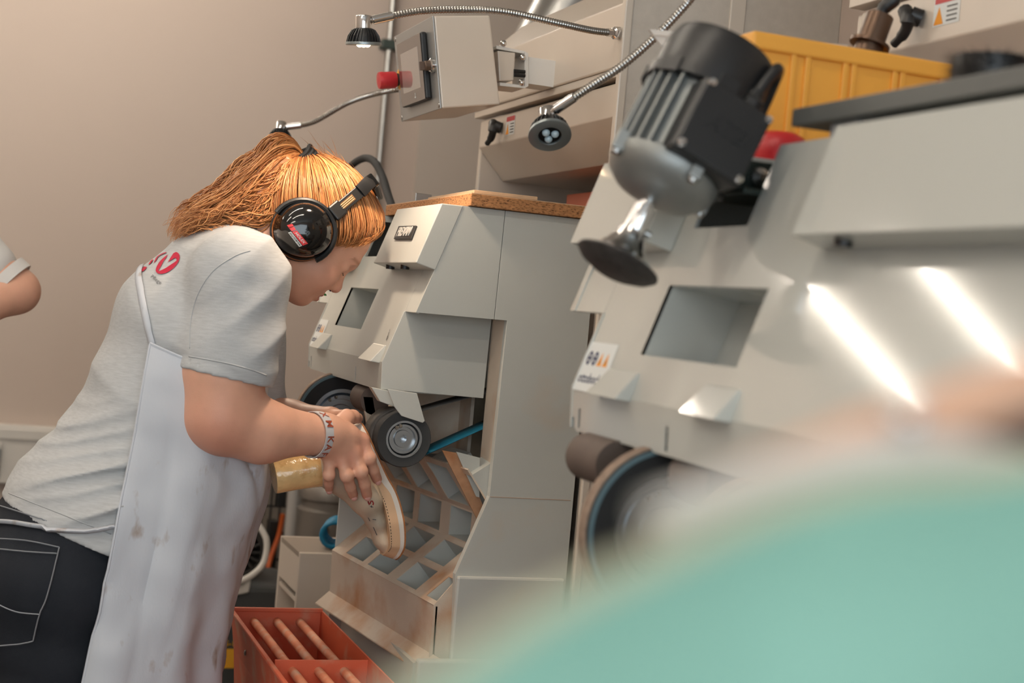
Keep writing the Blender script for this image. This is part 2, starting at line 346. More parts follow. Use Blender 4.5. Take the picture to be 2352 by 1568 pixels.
        nn = (W(1, 2.5)-W(0, 2.5)).cross(Vector((0, 1, 0))).normalized()
        if nn.x < 0: nn = -nn
        for q in holes:
            dq = [p+nn*.050+(sum(q, Vector())/4-p)*.06 for p in q]
            sheet('grille_cell', [[q[0], q[1], dq[1], dq[0]], [q[1], q[2], dq[2], dq[1]], [q[2], q[3], dq[3], dq[2]], [q[3], q[0], dq[0], dq[3]], dq], paint, panel, .001, 0)
    MB().slab([G(.700, yA, .880), G(.700, YB, .880), G(.702, YB, .790), G(.702, yA, .790)], (.003, 0, 0)).build('chute_front', M_PAINT_IN, t)
    MB().slab([G(.703, yA-.03, .797), G(.703, YB+.004, .797), G(.676, YB+.004, .772), G(.676, yA-.03, .772)], (0, 0, .003)).build('chute_lip', M_PAINT_IN, t, .001)
    L(MB().box((.73, yA, zf), (.738, YB, .785))).build('lower_front', paint, t)
    L(MB().prism([(.706, .985), (.728, 1.125), (.835, 1.125), (.835, zf), (.703, zf)], YB, YB+.005)).build('throat_cheek', paint, t, .001)
    if first:
        MB().slab([pY(x, y, 2.362) for x, y in ((1048, 1037), (1102, 1051), (1101, 1142), (1094, 1140))], (0, .003, 0)).build('throat_gusset', paint, t)
        MB().slab([pY(x, y, 2.372) for x, y in ((1016, 1034), (1056, 1041), (1122, 1188), (1100, 1200))], (0, .004, 0)).build('dusty_cheek_strip', mat('sawdust_steel', (196, 148, 112), .8, var=.18, vscale=60, bump=.4, bscale=500, dirt=(170, 112, 70), dirt_amt=.3, dscale=25), t)
    L(MB().prism([(.757, .882), (.80, .935), (.80, .79), (.757, .79)] if first else [(.700, .88), (.80, .965), (.80, .79), (.702, .79)], yA, yA+.003)).build('chute_end', M_PAINT_IN, t)
    # grinding wheels on shafts along Y
    def wheel(c, R, depth, nm, tyre=M_RUBBER):
        c = V(*c); ax = (0, 1, 0)
        wz = MB().lathe([(R*.64, .002), (R*.97, 0), (R, .003), (R, depth-.003), (R*.97, depth), (R*.64, depth)], c, ax, 64, True).build(nm, tyre, t)
        prof = [(.0001, .020), (R*.12, .020), (R*.14, .008), (R*.30, .008), (R*.32, .012), (R*.42, .012), (R*.44, .004), (R*.52, .004), (R*.54, .009), (R*.58, .0), (R*.655, .0), (R*.655, depth)]
        MB().lathe(prof, c, ax, 64).build('wheel_hub', M_ALU, wz)
        for a in (1.9, 2.2):
            q = c+Vector((math.cos(a)*R*.49, .0032, math.sin(a)*R*.49)); MB().lathe([(.0001, -.002), (.003, -.0018), (.0038, 0)], q, ax, 12).build('hub_screw', M_CHROME, wz)
        if nm == 'grinding_wheel':
            MB().lathe([(R-.0003, .004), (R+.0014, .005), (R+.0014, depth-.005), (R-.0003, depth-.004)], c, ax, 64, True).build('abrasive_band', M_GRIT, wz)
            MB().lathe([(R*.93, -.0005), (R*.985, -.0005), (R*.985, .001), (R*.93, .001)], c, ax, 64, True).build('wheel_edge', M_TEALEDGE, wz)
        MB().tube([c+Vector((0, depth, 0)), c+Vector((0, depth+.05, 0))], .014, 16).build('wheel_shaft', M_STEEL, wz)
    wheel((.675, 2.765, 1.148), .088, .026, 'grinding_wheel')
    if first:
        wheel((.690, 2.378, 1.153), .0475, .088, 'contact_wheel', M_RUBBER2)
        L(MB().tube([(.672, 2.52, 1.205), (.672, 2.60, 1.205)], .026, 24)).build('idler_roller', M_BROWNR, t)
        L(MB().slab([(.648, 2.52, 1.212), (.669, 2.52, 1.212), (.684, 2.52, 1.155), (.664, 2.52, 1.150)], (0, .008, 0))).build('wheel_arm', M_PAINT_IN, t, .002)
        # abrasive belt: runs from the contact wheel to the rear pulley
        bp = []
        for k in range(13):
            a = math.radians(-62-k*(236/12)); bp.append((.690+.0483*math.cos(a), 1.153+.0483*math.sin(a)))
        loop = [(.93, 1.224)]+bp+[(.93, 1.270)]; b2 = MB()
        P = [[V(x, y, z) for x, z in loop] for y in (2.408, 2.464)]; b2.grid(P)
        o = b2.build('abrasive_belt', M_BELT2, t); sm = o.modifiers.new('thickness', 'SOLIDIFY'); sm.thickness = .0008
        o = MB().grid([[V(x, y, z) for x, z in ((.704, 1.1095), (.93, 1.2234))] for y in (2.407, 2.465)]).build('belt_run', M_BELT, t); sm = o.modifiers.new('thickness', 'SOLIDIFY'); sm.thickness = .0012
        # spark deflector below the housing
        dp = [(890, 893), (958, 903), (976, 967), (971, 971), (922, 955), (906, 934)]
        q = [pY(x, y, 2.372) for x, y in dp]; MB().slab(q, (0, .003, 0)).build('deflector_plate', paint, t, .0008)
        q = [pY(x, y, 2.395) for x, y in [(853, 889), (892, 897), (906, 934), (873, 922)]]; MB().slab(q, (0, .02, 0)).build('deflector_bracket', paint, t, .001)
    else:
        wheel((.675, 2.560, 1.150), .084, .026, 'grinding_wheel')
        L(MB().tube([(.680, 2.655, 1.212), (.680, 2.735, 1.212)], .026, 24)).build('idler_roller', M_BROWNR, t)
        L(MB().tube([(.650, 2.845, 1.206), (.650, 2.93, 1.206)], .026, 24)).build('idler_roller', M_BROWNR, t)
    return t
M_RUBBER2 = mat('grey_rubber', (52, 53, 54), .7, var=.06)
M_GRIT = mat('worn_abrasive', (150, 128, 112), .8, var=.3, vscale=80)
M_TEALEDGE = mat('teal_wheel_edge', (92, 116, 124), .6, var=.1)
M_BROWNR = mat('brown_roller', (98, 84, 76), .7, var=.15, vscale=30)
M_BELT2 = mat('grey_belt_back', (86, 84, 82), .75, var=.1, vscale=40)
machine('grey grinding machine the worker leans over, with a FLEXAM badge and a blue belt', 0, 0, 2.33, 2.40, 2.605, (2.42, 2.505), M_PAINT, True)
machine('glossy pale grey grinding machine carrying the tilted motor and fluorescent reflections', -1.42, .023, 2.02, 2.09, 2.567, (2.606, 2.678), M_GLOSS, False, 1.105)
# ------------------------------------------------------------------ rear extraction units
def rear_unit(label, y0, y1, z0, paint, X=1.0):
    t = thing('extraction_unit', (X+.3, (y0+y1)/2, 0), label, 'extraction unit', 'extraction units behind the machines')
    Z = lambda z: EYE+(z-EYE)*X if z > .05 else z; XB = X+.42
    MB().box((X, y0-.002, 0), (XB, y0+.012, Z(2.30))).build('side_panel', M_SIDE, t, .004)
    MB().box((X-.004, y0-.006, z0), (X+.012, y0+.010, Z(2.0))).build('corner_trim', paint, t, .003)
    MB().box((X+.195, y0-.006, Z(1.75)), (X+.225, y0+.0, Z(2.3))).build('panel_joint', paint, t, .002)
    MB().prism([(X, Z(1.815)), (X, Z(1.925)), (X+.10, Z(2.02)), (XB, Z(2.02)), (XB, Z(1.815))], y0+.012, y1).build('overhead_channel', paint, t, .003)
    MB().box((X+.004, y0+.012, Z(1.800)), (X+.03, y1, Z(1.8145))).build('channel_lip', paint, t, .001)
    MB().prism([(X+.014, Z(1.793)), (X+.014, Z(1.735)), (X+.075, Z(1.668)), (XB-.02, Z(1.668)), (XB-.02, Z(1.793))], y0+.012, y1-.02).build('hopper', paint, t, .002)
    MB().box((X+.02, y1-.018, Z(1.20)), (XB-.01, y1, Z(1.793))).build('end_panel', paint, t, .002)
    MB().box((XB-.05, y0+.012, Z(1.20)), (XB-.04, y1-.018, Z(1.667))).build('rear_panel', M_WARMBACK, t)
    MB().box((X+.16, y0+.012, Z(1.45)), (X+.18, y1-.20, Z(1.64))).build('orange_flap', M_SALMON, t, .002)
    MB().box((X+.03, y0+.014, 0), (XB-.01, y1-.03, Z(1.19))).build('rear_body', paint, t)
    # lever and warning sticker
    lp = Vector((X+.012, y1-.165, Z(1.765))); lv = MB().tube(spline([lp+Vector((-.012, .02, .012)), lp+Vector((-.016, .004, -.004)), lp+Vector((-.016, .012, -.02)), lp+Vector((-.018, .03, -.032))], 5), [.010]*3+[.011]*4+[.008]*5+[.006]*4, 10).build('lever', M_BLACK, t)
    MB().tube([lp, lp+Vector((-.012, .006, .004))], .012, 14).build('lever_boss', M_BLACK, lv)
    q = Vector((X+.0135, y1-.190, Z(1.787))); yy = lambda a: q.y-a
    s = MB().add([(q.x, yy(0), q.z), (q.x, yy(.055), q.z), (q.x, yy(.055), q.z-.040), (q.x, yy(0), q.z-.040)], [(0, 1, 2, 3)]).build('warning_sticker', M_PAPER, t)
    MB().add([(q.x-.0003, yy(.002), q.z-.001), (q.x-.0003, yy(.053), q.z-.001), (q.x-.0003, yy(.053), q.z-.011), (q.x-.0003, yy(.002), q.z-.011)], [(0, 1, 2, 3)]).build('print_bar', M_RED, s)
    MB().add([(q.x-.0003, yy(.002), q.z-.038), (q.x-.0003, yy(.022), q.z-.038), (q.x-.0003, yy(.012), q.z-.015)], [(0, 1, 2)]).build('print_triangle', M_AMBER, s)
    for k in range(4): MB().add([(q.x-.0003, yy(.028), q.z-.016-.006*k), (q.x-.0003, yy(.05), q.z-.016-.006*k), (q.x-.0003, yy(.05), q.z-.018-.006*k), (q.x-.0003, yy(.028), q.z-.018-.006*k)], [(0, 1, 2, 3)]).build('print_line', M_BLACK, s)
    return t
M_SIDE = mat('speckled_beige_steel', (204, 194, 182), .5, bump=.25, bscale=700, var=.05, vscale=60)
M_WARMBACK = mat('pale_panel', (214, 208, 204), .6)
M_SALMON = mat('salmon_panel', (226, 128, 96), .5, var=.05)
M_BEIGE = mat('warm_beige_steel', (216, 204, 190), .3, var=.03, coat=.2)
rear_unit('beige extraction unit with overhead channel behind the machine with the badge', 2.33, 3.13, .02, M_BEIGE)
rear_unit('beige extraction unit behind the machine with the motor, above the yellow crate', .66, 1.826, .02, M_BEIGE, 1.12)
# ------------------------------------------------------------------ motor with grinding cup on the second machine
def motor():
    lo, hi = pD(1416, 608, 1.448), pD(1676, 98, 1.500); a = (hi-lo).normalized(); L0 = .28055; K = (hi-lo).length/L0      # drawn at nominal size, then brought to size K
    t = thing('electric_motor', lo, 'tilted electric motor with black terminal box and chrome grinding cup on the glossy machine', 'motor')
    tocam = (Vector(_c)-lo); v = (tocam-a*tocam.dot(a)).normalized(); s = v.cross(a).normalized()
    if s.dot(Vector(_ix)) < 0: s = -s
    P = lambda h, x=0, y=0: lo+a*(h*L0)+v*x+s*y
    # cup and shaft
    R = .0465
    MB().lathe([(.0001, -.012), (R*.5, -.0105), (R*.85, -.004), (R, .002), (R*.99, .004)], P(0), a, 48).build('grinding_disc', mat('grit_disc', (66, 62, 60), .6, .3, bump=.6, bscale=400, var=.35, vscale=120), t)
    MB().lathe([(R*.99, .004), (R*.75, .010), (R*.5, .020), (R*.36, .034), (R*.33, .040)], P(0), a, 48).build('cup_collar', M_CHROME, t)
    MB().lathe([(.0001, .038), (.0115, .038), (.0125, .041), (.0125, .070), (.011, .071), (.0082, .072), (.0082, .092), (.006, .093)], P(0), a, 32).build('shaft', M_CHROME, t)
    MB().tube([P(0)+a*.045+s*.010, P(0)+a*.045+s*.018], .004, 10).build('set_screw', M_STEEL, t)
    z0 = .084
    MB().lathe([(.0001, z0-.004), (.020, z0-.003), (.045, z0+.004), (.058, z0+.016), (.062, z0+.026), (.062, z0+.034), (.060, z0+.036)], P(0), a, 56).build('end_shield', M_CAST, t)
    for k in range(4):
        q = P(0)+a*(z0+.030)+(v*math.cos(k*1.571+.5)+s*math.sin(k*1.571+.5))*.062; b = MB().obox(q, a, v, s, .012, .007, .007); o = b.build('bolt_lug', M_CAST, t, .002)
        MB().lathe([(.0001, -.016), (.005, -.0155), (.006, -.012)], q, a, 10).build('lug_bolt', M_STEEL, o)
    b0, b1 = z0+.034, L0*.735
    MB().lathe([(.052, b0), (.052, b1)], P(0), a, 48).build('stator_body', M_CAST, t)
    for k in range(26):
        an = k*2*math.pi/26; e = v*math.cos(an)+s*math.sin(an); f = v*-math.sin(an)+s*math.cos(an)
        if e.dot((v*.95+s*.30)) > .80: continue
        MB().obox(P(0)+a*((b0+b1)/2)+e*.055, a, e, f, (b1-b0)/2, .007, .0016).build('cooling_fin', M_CAST, t, .0008)
    c0 = b1-.004
    MB().lathe([(.060, c0), (.0655, c0+.001), (.0655, c0+.014), (.0625, c0+.015), (.0625, c0+.05), (.058, c0+.064), (.045, c0+.0695), (.0001, c0+.071)], P(0), a, 64).build('fan_cover', M_BLACK, t)
    for k in range(6):
        an = k*1.047+.3; e = v*math.cos(an)+s*math.sin(an); f = v*-math.sin(an)+s*math.cos(an)
        MB().obox(P(0)+a*(c0+.006)+e*.0655, a, e, f, .009, .0018, .012).build('cover_clip', M_BLACK, t, .001)
    # terminal box
    nb = (v*math.cos(.30)+s*math.sin(.30)).normalized(); e = a.cross(nb).normalized()
    if e.dot(s) < 0: e = -e
    fc = lo+a*.1574+nb*.078+e*.0137
    box = MB().obox(fc-nb*.022, a, nb, e, .0425, .022, .0425).build('terminal_box', M_BLACK, t, .004)
    MB().obox(fc+nb*.001, a, nb, e, .0405, .002, .0405).build('box_lid', M_BLACK, box, .002)
    for i in (-1, 1):
        for j in (-1, 1): MB().lathe([(.0001, .0035), (.004, .003), (.0048, .0)], fc+a*(i*.036)+e*(j*.036)+nb*.003, nb, 16).build('lid_screw', M_CHROME, box)
    tx = text_on('ATB', .026, fc+nb*.0030+a*.002, e, a, 'lid_emboss', M_BLACK, box, .0010, bold=True, shear=.25)
    # gland and cable
    g = fc-nb*.02+a*.040+e*.020
    gl = MB().lathe([(.013, 0), (.013, .014), (.0105, .016), (.0095, .024), (.008, .026)], g, a, 8, smooth=False).build('cable_gland', M_BLACK, t, .001)
    MB().tube(spline([g+a*.02, g+a*.045+e*.004, g+a*.062+e*.010-nb*.004, g+a*.060+e*.022-nb*.03, g+a*.02+e*.034-nb*.06, g-a*.03+e*.028-nb*.07, g-a*.075+e*.034-nb*.06], 6), .0068, 12).build('motor_cable', M_BLACK, t)
    MB().obox(lo+a*(z0+.06)-v*.058+s*.005, a, v, s, .03, .012, .026).build('motor_foot', M_CAST, t, .002)
    for o in [q for ch in t.children for q in (ch, *ch.children)]:
        for vv in o.data.vertices: vv.co = lo+(vv.co-lo)*K
    # bracket that carries the motor out of the cut-out of the machine
    MG = mat('dark_green_steel', (48, 58, 54), .5, .4)
    br = MB().box((.668, 1.388, 1.524), (.835, 1.394, 1.562)).build('mount_bracket', MG, t, .001)
    MB().box((.705, 1.3066, 1.518), (.84, 1.4266, 1.524)).build('bracket_foot', MG, t, .001)
    MB().tube([(.764, 1.389, 1.545), (.764, 1.382, 1.545), (.764, 1.377, 1.545)], [.011, .010, .004], 16).build('bracket_bolt', M_STEEL, br)
motor()
# ------------------------------------------------------------------ gooseneck lamps
M_LENS = mat('led_lens', (190, 214, 226), .08, coat=.4, spec=.8)
M_LENS_ON = mat('lit_led_lens', (255, 226, 186), .3, emit=9)
M_GOOSE = mat('gooseneck_steel', (176, 174, 170), .26, 1)
def lamp(label, path, head, axis, size, lit, power=0):
    t = thing('gooseneck_lamp', path[-1], label, 'lamp', 'gooseneck lamps of the machines')
    pts = spline(path, 14); L = [0]
    for i in range(1, len(pts)): L.append(L[-1]+(pts[i]-pts[i-1]).length)
    n = int(L[-1]/.0023); P = []; R = []
    for k in range(n+1):
        d = L[-1]*k/n; i = max(j for j in range(len(L)) if L[j] <= d+1e-9); i = min(i, len(L)-2); f = (d-L[i])/max(L[i+1]-L[i], 1e-9)
        P.append(pts[i].lerp(pts[i+1], f)); R.append(.0062 if k % 2 else .0050)
    MB().tube(P, R, 12).build('gooseneck', M_GOOSE, t)
    d0 = (P[6]-P[0]).normalized(); MB().tube([P[0]-d0*.004, P[0]+d0*.028], .0072, 16).build('neck_ferrule', M_CHROME, t)
    d1 = (P[-1]-P[-8]).normalized(); MB().tube([P[-1]-d1*.02, P[-1]-d1*.006, P[-1]-d1*.004, P[-1]+d1*.012], [.007, .007, .011, .011], 6).build('base_nut', M_CHROME, t)
    a = Vector(axis).normalized(); h = Vector(head); k = size     # axis points out of the lens
    MB().tube([h-a*1.3*k, P[0]+d0*.004], .0058, 12).build('neck_joint', M_CHROME, t)
    MB().lathe([(.35*k, -1.62*k), (.43*k, -1.60*k), (.45*k, -1.56*k), (.45*k, -.92*k)], h, a, 32).build('lamp_socket', M_CHROME, t)
    MB().lathe([(.0001, -1.645*k), (.17*k, -1.645*k), (.19*k, -1.60*k)], h, a, 24).build('socket_cap', M_STEEL, t)
    MB().lathe([(.40*k, -.95*k), (.55*k, -.85*k), (.74*k, -.55*k), (.83*k, -.2*k), (.84*k, -.12*k)], h, a, 40).build('heat_sink', M_BLACK, t)
    e = a.orthogonal().normalized(); f = a.cross(e)
    for q in range(26):
        an = q*2*math.pi/26; r1 = e*math.cos(an)+f*math.sin(an); r2 = e*math.cos(an+.16)+f*math.sin(an+.16)
        pr = [(.50, -.90), (.66, -.82), (.88, -.5), (.97, -.16), (.84, -.14), (.70, -.6)]
        tt = e*-math.sin(an)+f*math.cos(an)
        MB().slab([h+a*(z*k)+(r1.lerp(r2, (z+.9))).normalized()*(r*k) for r, z in pr], tt*(.055*k)).build('heat_sink_fin', M_BLACK, t)
    MB().lathe([(.84*k, -.16*k), (.99*k, -.15*k), (1.0*k, -.12*k), (1.0*k, .0), (.97*k, .02*k), (.56*k, .02*k), (.52*k, -.05*k), (.52*k, -.12*k)], h, a, 48, True).build('lamp_rim', mat('satin_lamp_rim', (150, 158, 160), .4, .8), t)
    MB().lathe([(.0001, -.07*k), (.54*k, -.07*k)], h, a, 24).build('lens_bed', M_LENS_ON if lit else M_BLACK, t)
    for q in range(3):
        an = q*2.094+.5; MB().ball(h+(e*math.cos(an)+f*math.sin(an))*.25*k-a*.05*k, .19*k, 8).build('led_lens', M_LENS_ON if lit else M_LENS, t)
    if lit:
        l = bpy.data.lights.new('lamp_beam', 'SPOT'); l.energy = power; l.color = (1.0, .78, .58); l.spot_size = math.radians(105); l.spot_blend = .5; l.shadow_soft_size = .022
        o = bpy.data.objects.new('lamp_beam', l); COL.objects.link(o); o.rotation_euler = a.to_track_quat('-Z', 'Y').to_euler(); o.parent = t; o.location = h+a*.02-t.location
k1 = pD(835, 103, 2.33)
lamp('gooseneck lamp with black finned head hanging in front of the control box', [pD(862, 45, 2.33), pD(960, 26, 2.35), pD(1060, 22, 2.37), pD(1160, 27, 2.40), pD(1290, 55, 2.45), pD(1360, 70, 2.49), pX(1414, 76, .988)], k1, (.12, .12, -1), .0282, True, 7.5)
k2 = pD(643, 322, 3.25)
lamp('lit gooseneck lamp just above the ponytail of the worker', [pD(662, 291, 3.25), pD(720, 280, 3.25), pD(800, 236, 3.23), pD(870, 214, 3.2), pD(940, 205, 3.2), pX(1040, 215, .990)], k2, (-.05, -.35, -1), .0265, True, 5)
k3 = pD(1263, 312, 2.08)
lamp('unlit gooseneck lamp with silver rim seen from below beside the motor', [pD(1282, 248, 2.08), pD(1350, 203, 2.06), pD(1430, 150, 2.03), pD(1510, 80, 2.0), pD(1580, 5, 1.97), pD(1640, -70, 1.94), Vector((1.05, 1.83, 1.985)), Vector((1.115, 1.78, 1.985))], k3, (-.10, -.62, -.78), .0305, False)
# ------------------------------------------------------------------ control box
def control_box():
    nearq = [pY(x, y, 2.60) for x, y in ((997, 36), (1125, 35), (1149, 240), (1015, 249))]
    D = Vector((0, .265, 0)); t = thing('control_box', nearq[3], 'pale metal control box with touch screen and red emergency stop on a bracket', 'control box')
    MB().slab(nearq, D).build('enclosure', M_BEIGE, t, .003)
    F = lambda u, v, h=0: (nearq[0]+D*(1-u)).lerp(nearq[3]+D*(1-u), v)+nf*h
    nf = (nearq[3]-nearq[0]).cross(D).normalized()
    if nf.x > 0: nf = -nf
    def plate(u0, u1, v0, v1, h0, h1, name, m, par, bev=.001): return MB().slab([F(u0, v0, h0), F(u1, v0, h0), F(u1, v1, h0), F(u0, v1, h0)], nf*(h1-h0)).build(name, m, par, bev)
    plate(.0, 1, .0, 1, 0, .003, 'front_door', mat('silver_door', (164, 166, 166), .35, .5), t)
    hm = plate(.22, .84, .13, .87, .003, .016, 'touch_panel', M_BLACK, t, .004)
    plate(.23, .83, .14, .86, .016, .0165, 'panel_glass', mat('panel_bezel', (92, 84, 80), .08, coat=.6), hm, 0)
    plate(.31, .75, .27, .72, .0166, .0168, 'screen', mat('screen_glass', (158, 152, 148), .05, coat=1), hm, 0)
    c = F(.60, .80, .0168); eu = Vector((0, -1, 0)); ev = (nearq[0]-nearq[3]).normalized()
    MB().add([c+eu*.006, c+eu*.002-ev*.003, c-eu*.005-ev*.002, c-eu*.005, c-eu*.0015, c-eu*.001+ev*.007, c+eu*.002+ev*.007, c+eu*.002], [(0, 1, 2, 3, 4, 5, 6, 7)]).build('panel_logo', M_PAPER, hm)
    p = F(.10, .52, .003)
    MB().lathe([(.020, 0), (.020, .004), (.016, .006)], p, nf, 32).build('stop_ring', M_AMBERP, t)
    MB().lathe([(.0125, .004), (.0125, .012)], p, nf, 24).build('stop_collar', M_BLACK, t)
    MB().lathe([(.0145, .011), (.0165, .014), (.0165, .036), (.0172, .040), (.016, .046), (.0001, .048)], p, nf, 32).build('stop_button', mat('stop_red', (206, 54, 60), .4), t)
    p = F(.93, .52, .003)
    MB().lathe([(.0135, 0), (.0135, .006), (.011, .008)], p, nf, 24).build('switch_ring', M_CHROME, t)
    MB().lathe([(.009, .008), (.009, .016), (.007, .018), (.0001, .018)], p, nf, 20).build('switch_knob', mat('brown_knob', (92, 74, 62), .4), t)
    MB().obox(p+nf*.022, nf, eu, ev, .005, .0015, .008).build('switch_handle', MATS['brown_knob'], t, .001)
    for u, v in ((.03, .04), (.03, .96), (.97, .96)): MB().lathe([(.0001, .002), (.004, .0015), (.005, 0)], F(u, v, .003), nf, 12).build('door_screw', M_STEEL, t)
    # bracket
    q = lambda x, y: pY(x, y, 2.64)
    M = M_WHITE
    MB().slab([q(1140, 104), q(1205, 117), q(1205, 124), q(1140, 112)], (0, .07, 0)).build('bracket_top', M, t, .001)
    MB().slab([q(1148, 189), q(1205, 196), q(1206, 203), q(1148, 197)], (0, .07, 0)).build('bracket_bottom', M, t, .001)
    MB().slab([q(1205, 117), q(1214, 122), q(1214, 198), q(1205, 203)], (0, .07, 0)).build('bracket_back', M, t, .001)
    MB().slab([q(1143, 116), q(1184, 121), q(1180, 185), q(1147, 186)], (0, .05, 0)).build('bracket_block', M_BEIGE, t, .002)
    e1 = q(1214, 160); MB().obox(Vector((( e1.x+1.0)/2, 2.675, e1.z)), Vector((1, 0, 0)), Vector((0, 1, 0)), Vector((0, 0, 1)), max((1.0-e1.x)/2, .004), .03, .025).build('bracket_stub', M, t)
    for x, y in ((1156, 100), (1200, 132), (1198, 190)): MB().ball(q(x, y), .0065, 8).build('bracket_bolt', M_CHROME, t)
    for y in (163, 172): MB().tube([q(1180, y), q(1206, y+2)], .0035, 8).build('cable', M_BLACK, t)
M_AMBERP = mat('amber_plastic', (240, 176, 50), .5)
control_box()
# ducts behind
t = thing('exhaust_duct', (1.30, 3.56, 0), 'shiny spiral steel exhaust duct rising behind the extraction unit', 'duct')
MB().tube(spline([(1.30, 3.56, 0), (1.30, 3.56, 1.7), (1.30, 3.56, 1.98), (1.38, 3.54, 2.2), (1.50, 3.54, 2.5), (1.58, 3.54, 2.98)], 6), .095, 32).build('duct_pipe', M_STEEL, t)
for z in (2.02, 2.07): MB().tube([(1.305+(z-2.02), 3.56, z), (1.308+(z-2.02), 3.56, z+.02)], .099, 32).build('duct_ring', M_STEEL, t)
# ------------------------------------------------------------------ things on the machines
t = thing('particle_board', (.86, 2.58, 1.5485), 'particle board worktop with rough flaky edges on the machine with the badge', 'board')
MB().box((.750, 2.318, 1.5488), (.99, 2.86, 1.5695)).build('board_core', M_CHIP, t, .0015)
MB().box((.7505, 2.3185, 1.5690), (.9895, 2.8595, 1.5703)).build('board_face', M_CHIPTOP, t)
t = thing('offcut_panel', (.80, 2.45, 1.5705), 'thin pale offcut lying on the particle board worktop', 'board')
MB().slab([(.758, 2.33, 1.5706), (.868, 2.322, 1.5706), (.858, 2.60, 1.5706), (.765, 2.62, 1.5706)], (0, 0, .006)).build('offcut', M_CHIPTOP, t, .001)
t = thing('bench_stop', (.77, 2.82, 1.57), 'small steel angle stop at the end of the particle board', 'stop')
q = pX(957, 462, .772)
MB().box((.768, q.y-.03, 1.5705), (.80, q.y+.0, 1.5735)).box((.768, q.y-.004, 1.5705), (.80, q.y, 1.590)).build('angle_plate', M_STEEL, t, .001)
MB().tube([(.784, q.y-.018, 1.573), (.784, q.y-.018, 1.578)], .005, 6).build('clamp_screw', M_CHROME, t)
t = thing('red_handle_grip', (.78, 2.90, 1.549), 'red plastic tool handle lying behind the head of the worker', 'handle')
MB().tube(spline([(.815, 2.868, 1.5635), (.815, 2.92, 1.5635), (.815, 3.02, 1.5632)], 5), [.012]*3+[.014]*5+[.013]*3, 14).build('grip', M_RED, t)
MB().tube([(.815, 3.02, 1.5632), (.815, 3.05, 1.5632)], .006, 10).build('ferrule', M_STEEL, t)
t = thing('steel_file', (.90, 2.70, 1.5705), 'short dark steel bar lying on the particle board', 'tool')
f0 = pX(993, 447, .83)
MB().slab([(.80, 2.74, 1.5706), (.812, 2.755, 1.5706), (.872, 2.70, 1.5706), (.862, 2.688, 1.5706)], (0, 0, .010)).build('bar', mat('dark_steel', (84, 86, 88), .4, .7), t, .001)
# black hose looping up behind the head
t = thing('black_hose', (.80, 2.98, 1.549), 'thick black hose arching up from the machine behind the head of the worker', 'hose')
hp = [pX(790, 400, .80), pX(812, 376, .80), pX(838, 363, .80), pX(860, 372, .80), pX(878, 405, .80), pX(892, 450, .79), pX(902, 482, .78)]; hp.append(Vector((.778, hp[-1].y-.003, 1.551)))
MB().tube(spline([(.79, hp[0].y+.12, 1.553)]+[(.80, hp[0].y+.07, hp[0].z-.06)]+hp, 7), .0085, 12).build('hose', M_RUBBER, t)
MB().tube([(.79, hp[0].y+.12, 1.549), (.79, hp[0].y+.12, 1.575)], .013, 12).build('hose_socket', M_BLACK, t)
MB().tube([(.778, hp[-1].y, 1.5475), (.778, hp[-1].y, 1.562)], .012, 12).build('hose_socket', M_BLACK, t)
# slab shelf over the second machine
t = thing('dark_shelf_board', (.86, 1.0, 1.60), 'dark grey shelf board with thick edge above the glossy machine', 'shelf')
e0, e1 = pX(1820, 250, .735), pX(1820, 290, .735)
MB().box((.735, .45, e1.z), (.985, e0.y, e0.z)).build('shelf_edge', mat('slate_laminate', (92, 94, 92), .5, var=.04), t, .0015)
for yy in (e0.y-.07, .60): MB().box((.75, yy-.022, 1.571), (.97, yy+.022, e1.z)).build('shelf_block', mat('grey_block', (186, 186, 188), .5), t, .001)
# yellow crate on the machine top behind the motor
def crate():
    YF = 1.50; zb = 1.5712; p0, p1 = pY(1733, 94, YF), pY(2207, 131, YF); x0, x1, zt = p0.x, p1.x, (p0.z+p1.z)/2; y1 = YF+.13
    t = thing('yellow_crate', ((x0+x1)/2, YF+.07, zb), 'yellow ribbed plastic crate standing behind the motor', 'crate')
    b = MB(); b.box((x0, YF, zb), (x0+.003, y1, zt)).box((x1-.003, YF, zb), (x1, y1, zt)).box((x0, YF, zb), (x1, YF+.003, zt)).box((x0, y1-.003, zb), (x1, y1, zt)).box((x0, YF, zb), (x1, y1, zb+.003)); b.build('crate_body', M_YELLOW, t, .001)
    for pa, pb in (((x0-.004, YF-.006, zt-.020), (x1+.004, YF+.002, zt)), ((x0-.004, y1-.002, zt-.020), (x1+.004, y1+.006, zt)), ((x0-.005, YF-.006, zt-.020), (x0+.002, y1+.006, zt)), ((x1-.002, YF-.006, zt-.020), (x1+.005, y1+.006, zt))): MB().box(pa, pb).build('crate_rim', M_YELLOW, t, .003)
    for px_ in (1815, 1848, 1935, 1955, 2050, 2068, 2160, 2180):
        x = pY(px_, 200, YF).x; MB().box((x-.0035, YF-.004, zb), (x+.0035, YF+.001, zt-.018)).build('crate_rib', M_YELLOW, t, .0012)
crate()
q = pY(1788, 345, 1.455); rc_ = Vector((q.x, 1.455, 1.5712))
t = thing('red_dome_cap', rc_, 'dark red plastic dome cap standing between the motor and the yellow crate', 'cap')
MB().lathe([(.0335, 0), (.0340, .010), (.0325, .020), (.027, .029), (.018, .034), (.0001, .036)], rc_, (0, 0, 1), 40).build('dome', M_RED, t)
MB().lathe([(.030, 0), (.0355, 0), (.0355, .006), (.030, .007)], rc_, (0, 0, 1), 40, True).build('dome_rim', M_RED, t)
